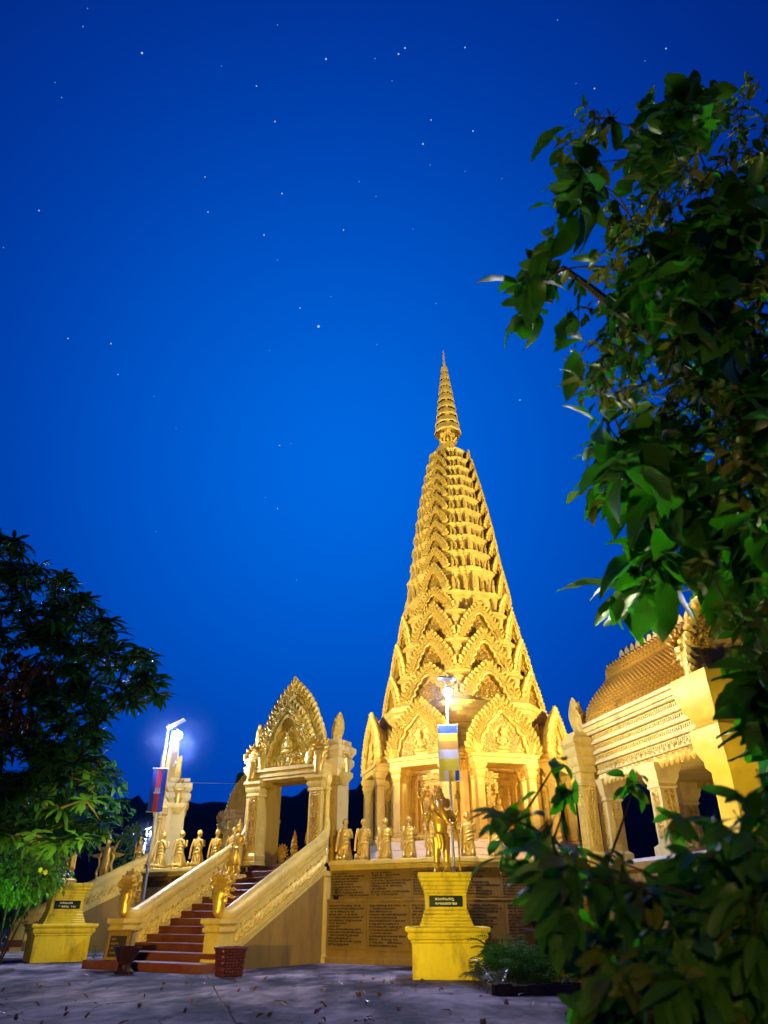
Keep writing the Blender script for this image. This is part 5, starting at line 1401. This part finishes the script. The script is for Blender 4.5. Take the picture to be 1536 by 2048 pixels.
twigs(b, starts, [c[0] for c in cl], .009)
tk = b.build('stems', M['bark'], None); tk.parent = shrub; tk.matrix_parent_inverse = shrub.matrix_world.inverted()
items = []
for p, x, y in cl:
    kind = mnoise.noise(Vector((x * .006, y * .006, 4)))
    for i in range(rng.randint(6, 8) if x < 1150 and y < 1850 else rng.randint(8, 12)):
        d = (rvec() * .75 + Vector((-.3, -.1, -.45))).normalized()
        items.append((mat_from(d, Vector((0, -.4, .7)) + rvec() * .6, p + rvec() * rng.uniform(0, .06), rng.uniform(.8, 1.25)), rng.randrange(5), 1 if rng.random() < .22 and kind < 0 else 0))
leaves_to(shrub, items, oval, [M['shrub_leaf'], M['leaf_olive']], near=[M['shrub_leaf_v'], M['leaf_olive_lit_v']])

# ---- rosette-leaved tree on the left
LT = [(-60, 1050), (5, 1065), (48, 1085), (60, 1130), (120, 1140), (160, 1180), (205, 1220), (232, 1262), (295, 1305), (318, 1350), (322, 1410), (250, 1415), (214, 1400), (210, 1470), (195, 1505), (225, 1545), (200, 1580), (215, 1620), (200, 1670), (165, 1690), (110, 1715), (40, 1690), (-60, 1660)]
lt_p = Vector((-10.6, 19.5, 0))
ltree = tree_root('rosette_leaved_tree', 'dense dark green tree with long leaves in rosettes on the left', lt_p)
ros = [leaf_shape(.42, .115, .45, .2, .6, 6), leaf_shape(.36, .105, .2, .25, .6, 6), leaf_shape(.30, .09, .7, .2, .55, 6)]
items = []; cl = []; tries = 0
def rosette(p, mi, n_, s0=1.0, droop=0.0):
    ax = (Vector((0, -.15, 1)) + rvec() * .45).normalized(); t1 = ax.orthogonal().normalized(); t2 = ax.cross(t1)
    for i in range(n_):
        a = 2 * PI * i / n_ + rng.uniform(-.2, .2); e = rng.uniform(-.15, .55) - droop
        d = t1 * math.cos(a) + t2 * math.sin(a) + ax * e
        items.append((mat_from(d, ax, p, s0 * rng.uniform(.8, 1.15)), rng.randrange(3), mi))
while len(cl) < 680 and tries < 20000:
    tries += 1
    x, y = rng.uniform(-60, 330), rng.uniform(1050, 1730)
    if not in_poly(x, y, LT): continue
    Y = rng.uniform(14.5, 19.5); p = at(x, y, Y)
    if all((p - q).length > .19 for q in cl): 
        cl.append(p)
        dry = (x < 60 and 1300 < y < 1470) or (x < 110 and 1310 < y < 1360)
        if dry and rng.random() < .8: rosette(p, 1, 9, .8, 1.4)
        else: rosette(p, 2 if (y > 1560 and rng.random() < .12) else 0, rng.randint(11, 15))
b = MB(); tp = [lt_p + Vector((0, 0, -.1)), lt_p + Vector((.1, 0, 1.6)), lt_p + Vector((.5, -.3, 3.2)), lt_p + Vector((.6, -.8, 5.0)), lt_p + Vector((.4, -1.2, 7.2))]
c = cr(tp, 4); b.tube(c, [.26 - .011 * i for i in range(len(c))], 10)
tk = b.build('trunk', M['bark'], None); tk.parent = ltree; tk.matrix_parent_inverse = ltree.matrix_world.inverted()
b = MB(); twigs(b, c[4:], cl, .035)
tk = b.build('branches', M['bark'], None); tk.parent = ltree; tk.matrix_parent_inverse = ltree.matrix_world.inverted()
leaves_to(ltree, items, ros, [M['leaf_dark'], M['leaf_dry'], M['leaf_lime']])

# ---- generic crowns of many small leaves further off
def crown(parent, centre, rad, n_, leaf, material, seed=0):
    V = []; F = []; o = 0; A = np.array([tuple(v) for v in leaf.v])
    for i in range(n_):
        v = rvec(); r_ = rng.uniform(.55, 1.0) ** .6
        bump = 1 + .35 * mnoise.noise(v * 2.3 + Vector((seed, 0, 0)))
        if mnoise.noise(v * 4 + Vector((0, seed, 2))) < -.22: continue
        p = Vector(centre) + Vector((v.x * rad[0], v.y * rad[1], v.z * rad[2])) * r_ * bump
        m = np.array(mat_from((v + rvec() * .9 + Vector((0, 0, -.3))).normalized(), Vector((0, 0, 1)) + rvec() * .5, p, rng.uniform(.7, 1.3)))
        V.append(A @ m[:3, :3].T + m[:3, 3]); F += [tuple(k + o for k in f) for f in leaf.f]; o += len(A)
    me = bpy.data.meshes.new('crown'); me.from_pydata(np.vstack(V).tolist(), [], F); me.materials.append(material)
    me.polygons.foreach_set('use_smooth', [True] * len(F)); me.update()
    ob = link('crown', me, parent, parent.matrix_world.inverted()); return ob
simple = leaf_shape(.5, .22, .3, .2, .5, 3)
def far_tree(name, label, base, h, rad, n_, material, seed, scale=1.0, cat='tree', group=None):
    t_ = tree_root(name, label, base, cat, group); base = Vector(base)
    b = MB().tube([base, base + Vector((.1, 0, h * .35)), base + Vector((0, .1, h * .75))], [.22 * scale, .17 * scale, .06 * scale], 8)
    for k in range(6):
        a = k * 1.05; b.tube([base + Vector((.08, 0, h * (.35 + .05 * k))), base + Vector((rad[0] * .6 * math.cos(a), rad[1] * .6 * math.sin(a), h * (.55 + .05 * k)))], [.08 * scale, .02], 5)
    tk = b.build('trunk', M['bark'], None); tk.parent = t_; tk.matrix_parent_inverse = t_.matrix_world.inverted()
    lf = MB(); lf.add([Vector(v) * scale for v in simple.v], simple.f)
    crown(t_, base + Vector((0, 0, h * .68)), rad, n_, lf, material, seed); return t_
far_tree('round_tree', 'green rounded tree behind the left terrace, lit by the small distant lamp', (at(245, 1833, 52).x, 52, 0), 7.0, (1.7, 1.6, 1.9), 1700, M['leaf_lime'], 3, .55)
far_tree('round_tree', 'dark bushy tree behind the left rosette-leaved tree', (at(95, 1833, 36).x, 36, 0), 9.4, (2.4, 2.0, 2.3), 2600, M['leaf_dark'], 8, .8)
far_tree('round_tree', 'dark tree low on the left behind the yellow pedestal', (at(-60, 1833, 38).x, 38, 0), 5.0, (2.9, 2.4, 2.8), 2600, M['leaf_dark'], 12, .8)
for i, (x, Y, h) in enumerate(((455, 96, 17.5), (474, 104, 18), (438, 110, 15.5))):
    base = Vector((at(x, 1833, Y).x, Y, 0))
    t_ = tree_root('conifer_tree', ['slender dark conifer against the night sky left of the near gate', 'taller dark conifer right beside the slender one', 'shorter dark conifer left of the slender one'][i], base, 'tree', 'conifers on the hillside')
    tk = MB().tube([base, base + Vector((0, 0, h * .95))], [.3, .04], 8).build('trunk', M['bark'], None); tk.parent = t_; tk.matrix_parent_inverse = t_.matrix_world.inverted()
    V = []; F = []; o = 0; A = np.array([tuple(v) for v in simple.v]) * 1.6
    for k in range(1500):
        t2 = rng.random() ** .8; z = h * (.18 + .82 * t2); r_ = (1 - t2) * 2.9 * (.6 + .4 * abs(math.sin(t2 * 26))) * rng.uniform(.2, 1); a = rng.uniform(0, 6.28)
        d = Vector((math.cos(a), math.sin(a), -.35)); m = np.array(mat_from(d, Vector((0, 0, 1)), base + Vector((r_ * math.cos(a), r_ * math.sin(a), z)), rng.uniform(.6, 1.1)))
        V.append(A @ m[:3, :3].T + m[:3, 3]); F += [tuple(q + o for q in f) for f in simple.f]; o += len(A)
    me = bpy.data.meshes.new('crown'); me.from_pydata(np.vstack(V).tolist(), [], F); me.materials.append(M['leaf_dark']); me.update()
    link('crown', me, t_, t_.matrix_world.inverted())
# flowering bush under the green garden light
base = Vector((at(15, 1833, 25).x, 25, 0))
t_ = tree_root('flowering_bush', 'bright green bush with yellow flowers at the left edge', base, 'bush')
b = MB()
for k in range(9):
    a = k * .7; b.tube([base, base + Vector((.4 * math.cos(a), .3 * math.sin(a), 1.2)), base + Vector((.9 * math.cos(a), .6 * math.sin(a), 2.8))], [.03, .022, .01], 5)
tk = b.build('stems', M['bark'], None); tk.parent = t_; tk.matrix_parent_inverse = t_.matrix_world.inverted()
lf = MB(); lf.add([Vector(v) * .34 for v in simple.v], simple.f)
crown(t_, base + Vector((0, 0, 2.75)), (1.5, 1.0, 1.0), 4200, lf, M['leaf_lime'], 5)
fl = MB()
for q in range(6): fl.flame(0, 0, .05, .09, 0, .012, 0, q * PI / 3)
fl = fl.mesh('flower', M['petal'])
for k in range(9):
    v = rvec(); v.y = -abs(v.y)
    link('flower', fl, t_, TR(1.5 * v.x, 1.0 * v.y - .1, 2.75 + 1.0 * v.z, rz=rng.uniform(-.6, .6), rx=rng.uniform(-.5, .2)))
# hedge in the dark behind the left pedestal
hb = Vector((-23.5, 47, 0))
t_ = tree_root('hedge', 'dark low hedge behind the left yellow pedestal', hb, 'hedge')
lf = MB(); lf.add([Vector(v) * .5 for v in simple.v], simple.f)
o = crown(t_, hb + Vector((0, 0, 1.0)), (5.0, .8, 1.5), 3800, lf, M['leaf_dark'], 15)

# ---- fern bed beside the elephant pedestal
bed = thing('planting_bed', 'low brick-edged planting bed beside the yellow pedestal', 'flower bed', Matrix.Translation((3.2, 21.0, 0)))
MB().moulded([(-.75, -2.6), (1.6, -2.2), (1.8, 2.0), (-.7, 2.1)], [(0, -.05), (0, .05), (-.3, .14)]).build('soil_mound', M['soil'], bed)
def kerb(p, q, n_):
    p, q = Vector(p), Vector(q); a = math.atan2(q.y - p.y, q.x - p.x); L = (q - p).length / n_
    for i in range(n_):
        c = p.lerp(q, (i + .5) / n_)
        link('kerb_brick', KB, bed, TR(c.x, c.y, 0, a, (L / .4, 1, rng.uniform(.85, 1.15)), rng.uniform(-.05, .05)))
KB = MB().box(-.19, .19, -.07, .07, -.06, .19, b=.015).mesh('kerb_brick', M['dark_stone'])
kerb((-.8, 2.1, 0), (-.82, -2.65, 0), 12); kerb((-.8, -2.7, 0), (1.7, -2.3, 0), 7)
def frond(L, n_, seed):
    r_ = random.Random(seed); b = MB(); pts = []
    for i in range(7): t_ = i / 6; pts.append(Vector((L * (t_ - .25 * t_ * t_), 0, L * (.85 * t_ - .75 * t_ * t_))))
    b.tube(pts, [.008 - .001 * i for i in range(7)], 4)
    for i in range(n_):
        t_ = .12 + .86 * i / n_; x = L * (t_ - .25 * t_ * t_); z = L * (.85 * t_ - .75 * t_ * t_); w_ = L * .24 * (1 - t_ * .75)
        for sg in (1, -1):
            b.add([(x, 0, z), (x + .02 * L, sg * w_ * .5, z + .02), (x + .1 * L, sg * w_, z - .03), (x + .055 * L, sg * w_ * .45, z - .005)], [(0, 1, 2, 3)])
    return b
FR = [frond(1.15, 12, i).mesh('frond', M['fern'], False) for i in range(2)] + [frond(.8, 10, 4).mesh('frond', M['fern'], False)] + [frond(.75, 10, 4).mesh('frond', M['leaf_olive'], False)]
fern = tree_root('fern_bush', 'feathery green fern bush at the right foot of the elephant pedestal', (3.15, 21.0, .05), 'fern')
for i in range(240):
    u_, v_ = rng.uniform(-.75, 1.2), rng.uniform(-2.1, 1.6); k = rng.randrange(4)
    if u_ < -.4: k = 3
    link('frond', FR[k], fern, TR(u_, v_, .05 + (.25 if k < 2 else 0), rng.uniform(0, 6.28), rng.uniform(.75, 1.25), rng.uniform(-.3, .3), rng.uniform(-.55, .1)))
b = MB()
for i in range(9):
    a = i * .7; b.tube([(0, 0, 0), (.25 * math.cos(a), .3 * math.sin(a), .4), (.5 * math.cos(a), .6 * math.sin(a), .95)], [.016, .012, .006], 5)
b.build('stems', M['bark'], fern)
p_ = at(184, 1908, 29.0)
sp = tree_root('small_plant', 'small dark plant at the right foot of the left pedestal', (p_.x, 29.3, 0), 'plant')
for i in range(22): link('frond', FR[2], sp, TR(0, 0, .05 + .1 * (i % 4), i * 1.1, .42, 0, rng.uniform(-.9, -.1)))
lp = tree_root('ledge_plant', 'small round dark plant on the wall ledge beside the stair balustrade', tuple(face(0, 2.78, .02, 2.0) @ Vector()), 'plant')
for i in range(26): link('frond', FR[2], lp, TR(0, 0, .12 + .05 * (i % 4), i * 1.1, .28, 0, rng.uniform(-1.2, -.2)))
MB().lathe([(.08, 0), (.12, .14), (.10, .14)], 12).build('pot', M['dark_stone'], lp)

# ------------------------------------------------------------------ stars
def stars(name, lst, d, material):
    b = MB()
    for x, y, s_ in lst:
        p = Vector((0, 0, 1.5)) + ray(x, y).normalized() * d; b.ell(p, d * s_ * .8 / 1500, nu=8, nv=5)
    o = b.build(name, material); tag(o, kind='stuff'); return o
BR = [(284, 106, 2.2), (652, 118, 2.0), (797, 108, 1.9), (810, 96, 1.8), (846, 288, 2.0), (550, 243, 1.7), (946, 262, 1.7), (637, 653, 3.4), (564, 387, 1.8), (528, 470, 1.8), (600, 616, 1.6), (78, 421, 1.6), (222, 687, 1.8), (136, 677, 1.6), (410, 354, 1.4), (687, 460, 1.7), (862, 240, 1.6), (513, 172, 1.5), (930, 95, 1.5), (1040, 800, 1.6), (236, 749, 1.4), (559, 891, 1.4), (416, 424, 1.5), (1189, 177, 1.6), (1332, 97, 1.6), (555, 1017, 1.4)]
FA = [(166, 53, 1.6), (175, 17, 1.2), (555, 50, 1.3), (123, 195, 1.4), (110, 165, 1.2), (443, 132, 1.1), (7, 495, 1.3), (718, 363, 1.3), (752, 393, 1.3), (662, 593, 1.2), (754, 689, 1.3), (555, 520, 1.2), (582, 887, 1.2), (539, 701, 1.0), (352, 857, 1.0), (308, 793, 1.0), (872, 607, 1.4), (826, 458, 1.2), (930, 343, 1.2), (1004, 357, 1.2), (860, 330, 1.4), (750, 117, 1.3), (1115, 40, 1.4), (1290, 122, 1.2), (1152, 167, 1.1), (1180, 820, 1.2), (593, 1160, 1.1), (531, 995, 1.1), (312, 1063, 1.0), (784, 162, 1.2)]
stars('stars', BR, 1800, M['star']); stars('faint_stars', FA, 1800, M['star_faint'])


# fallen leaves on the forecourt
V = []; F = []; o = 0
for i in range(170):
    x, y = rng.uniform(-9, 5), rng.uniform(11, 24)
    sh = ros[rng.randrange(3)] if x < -3 else big[rng.randrange(3)]; A = np.array([tuple(v) for v in sh.v])
    a = rng.uniform(0, 6.28); m = np.array(mat_from(Vector((math.cos(a), math.sin(a), .05)), Vector((rng.uniform(-.3, .3), rng.uniform(-.3, .3), 1)), Vector((x, y, .03 + .04)), rng.uniform(.35, .7) if x < -3 else rng.uniform(.7, 1.1)))
    V.append(A @ m[:3, :3].T + m[:3, 3]); F += [tuple(q + o for q in f) for f in sh.f]; o += len(A)
me = bpy.data.meshes.new('fallen_leaves'); me.from_pydata(np.vstack(V).tolist(), [], F); me.materials.append(M['leaf_dry']); me.update()
link('fallen_leaves', me)['kind'] = 'stuff'

# ------------------------------------------------------------------ scattering balls added round the lamps to imitate their halo
def lamp_halo(p, r, dens, c):
    m = bpy.data.materials.new('halo_volume'); m.use_nodes = True; t = m.node_tree; t.nodes.clear()
    o_ = t.nodes.new('ShaderNodeOutputMaterial'); v_ = t.nodes.new('ShaderNodeVolumePrincipled'); tcn = t.nodes.new('ShaderNodeTexCoord')
    ln = t.nodes.new('ShaderNodeVectorMath'); ln.operation = 'LENGTH'; t.links.new(tcn.outputs['Object'], ln.inputs[0])
    mr_ = t.nodes.new('ShaderNodeMapRange'); mr_.inputs[1].default_value = 0; mr_.inputs[2].default_value = r; mr_.inputs[3].default_value = 1; mr_.inputs[4].default_value = 0
    pw = t.nodes.new('ShaderNodeMath'); pw.operation = 'POWER'; pw.inputs[1].default_value = 2.6
    ml = t.nodes.new('ShaderNodeMath'); ml.operation = 'MULTIPLY'; ml.inputs[1].default_value = dens
    t.links.new(ln.outputs['Value'], mr_.inputs[0]); t.links.new(mr_.outputs[0], pw.inputs[0]); t.links.new(pw.outputs[0], ml.inputs[0]); t.links.new(ml.outputs[0], v_.inputs['Density'])
    v_.inputs['Color'].default_value = (*c, 1); t.links.new(v_.outputs[0], o_.inputs['Volume'])
    o = MB().ell((0, 0, 0), (r, r, r), nu=24, nv=16).build('lamp_halo', m); o.location = p; o['kind'] = 'stuff'
bpy.context.view_layer.update()
for l_, r_, dn in ((LP1, 2.3, .030), (LP2, 1.4, .026), (LP3, 2.8, .02)):
    bulb = [c for c in l_.children if c.name.startswith('street_lamp_light')][0]
    lamp_halo(bulb.matrix_world.translation + Vector((0, 0, .3)), r_, dn, (.45, .62, 1.0))
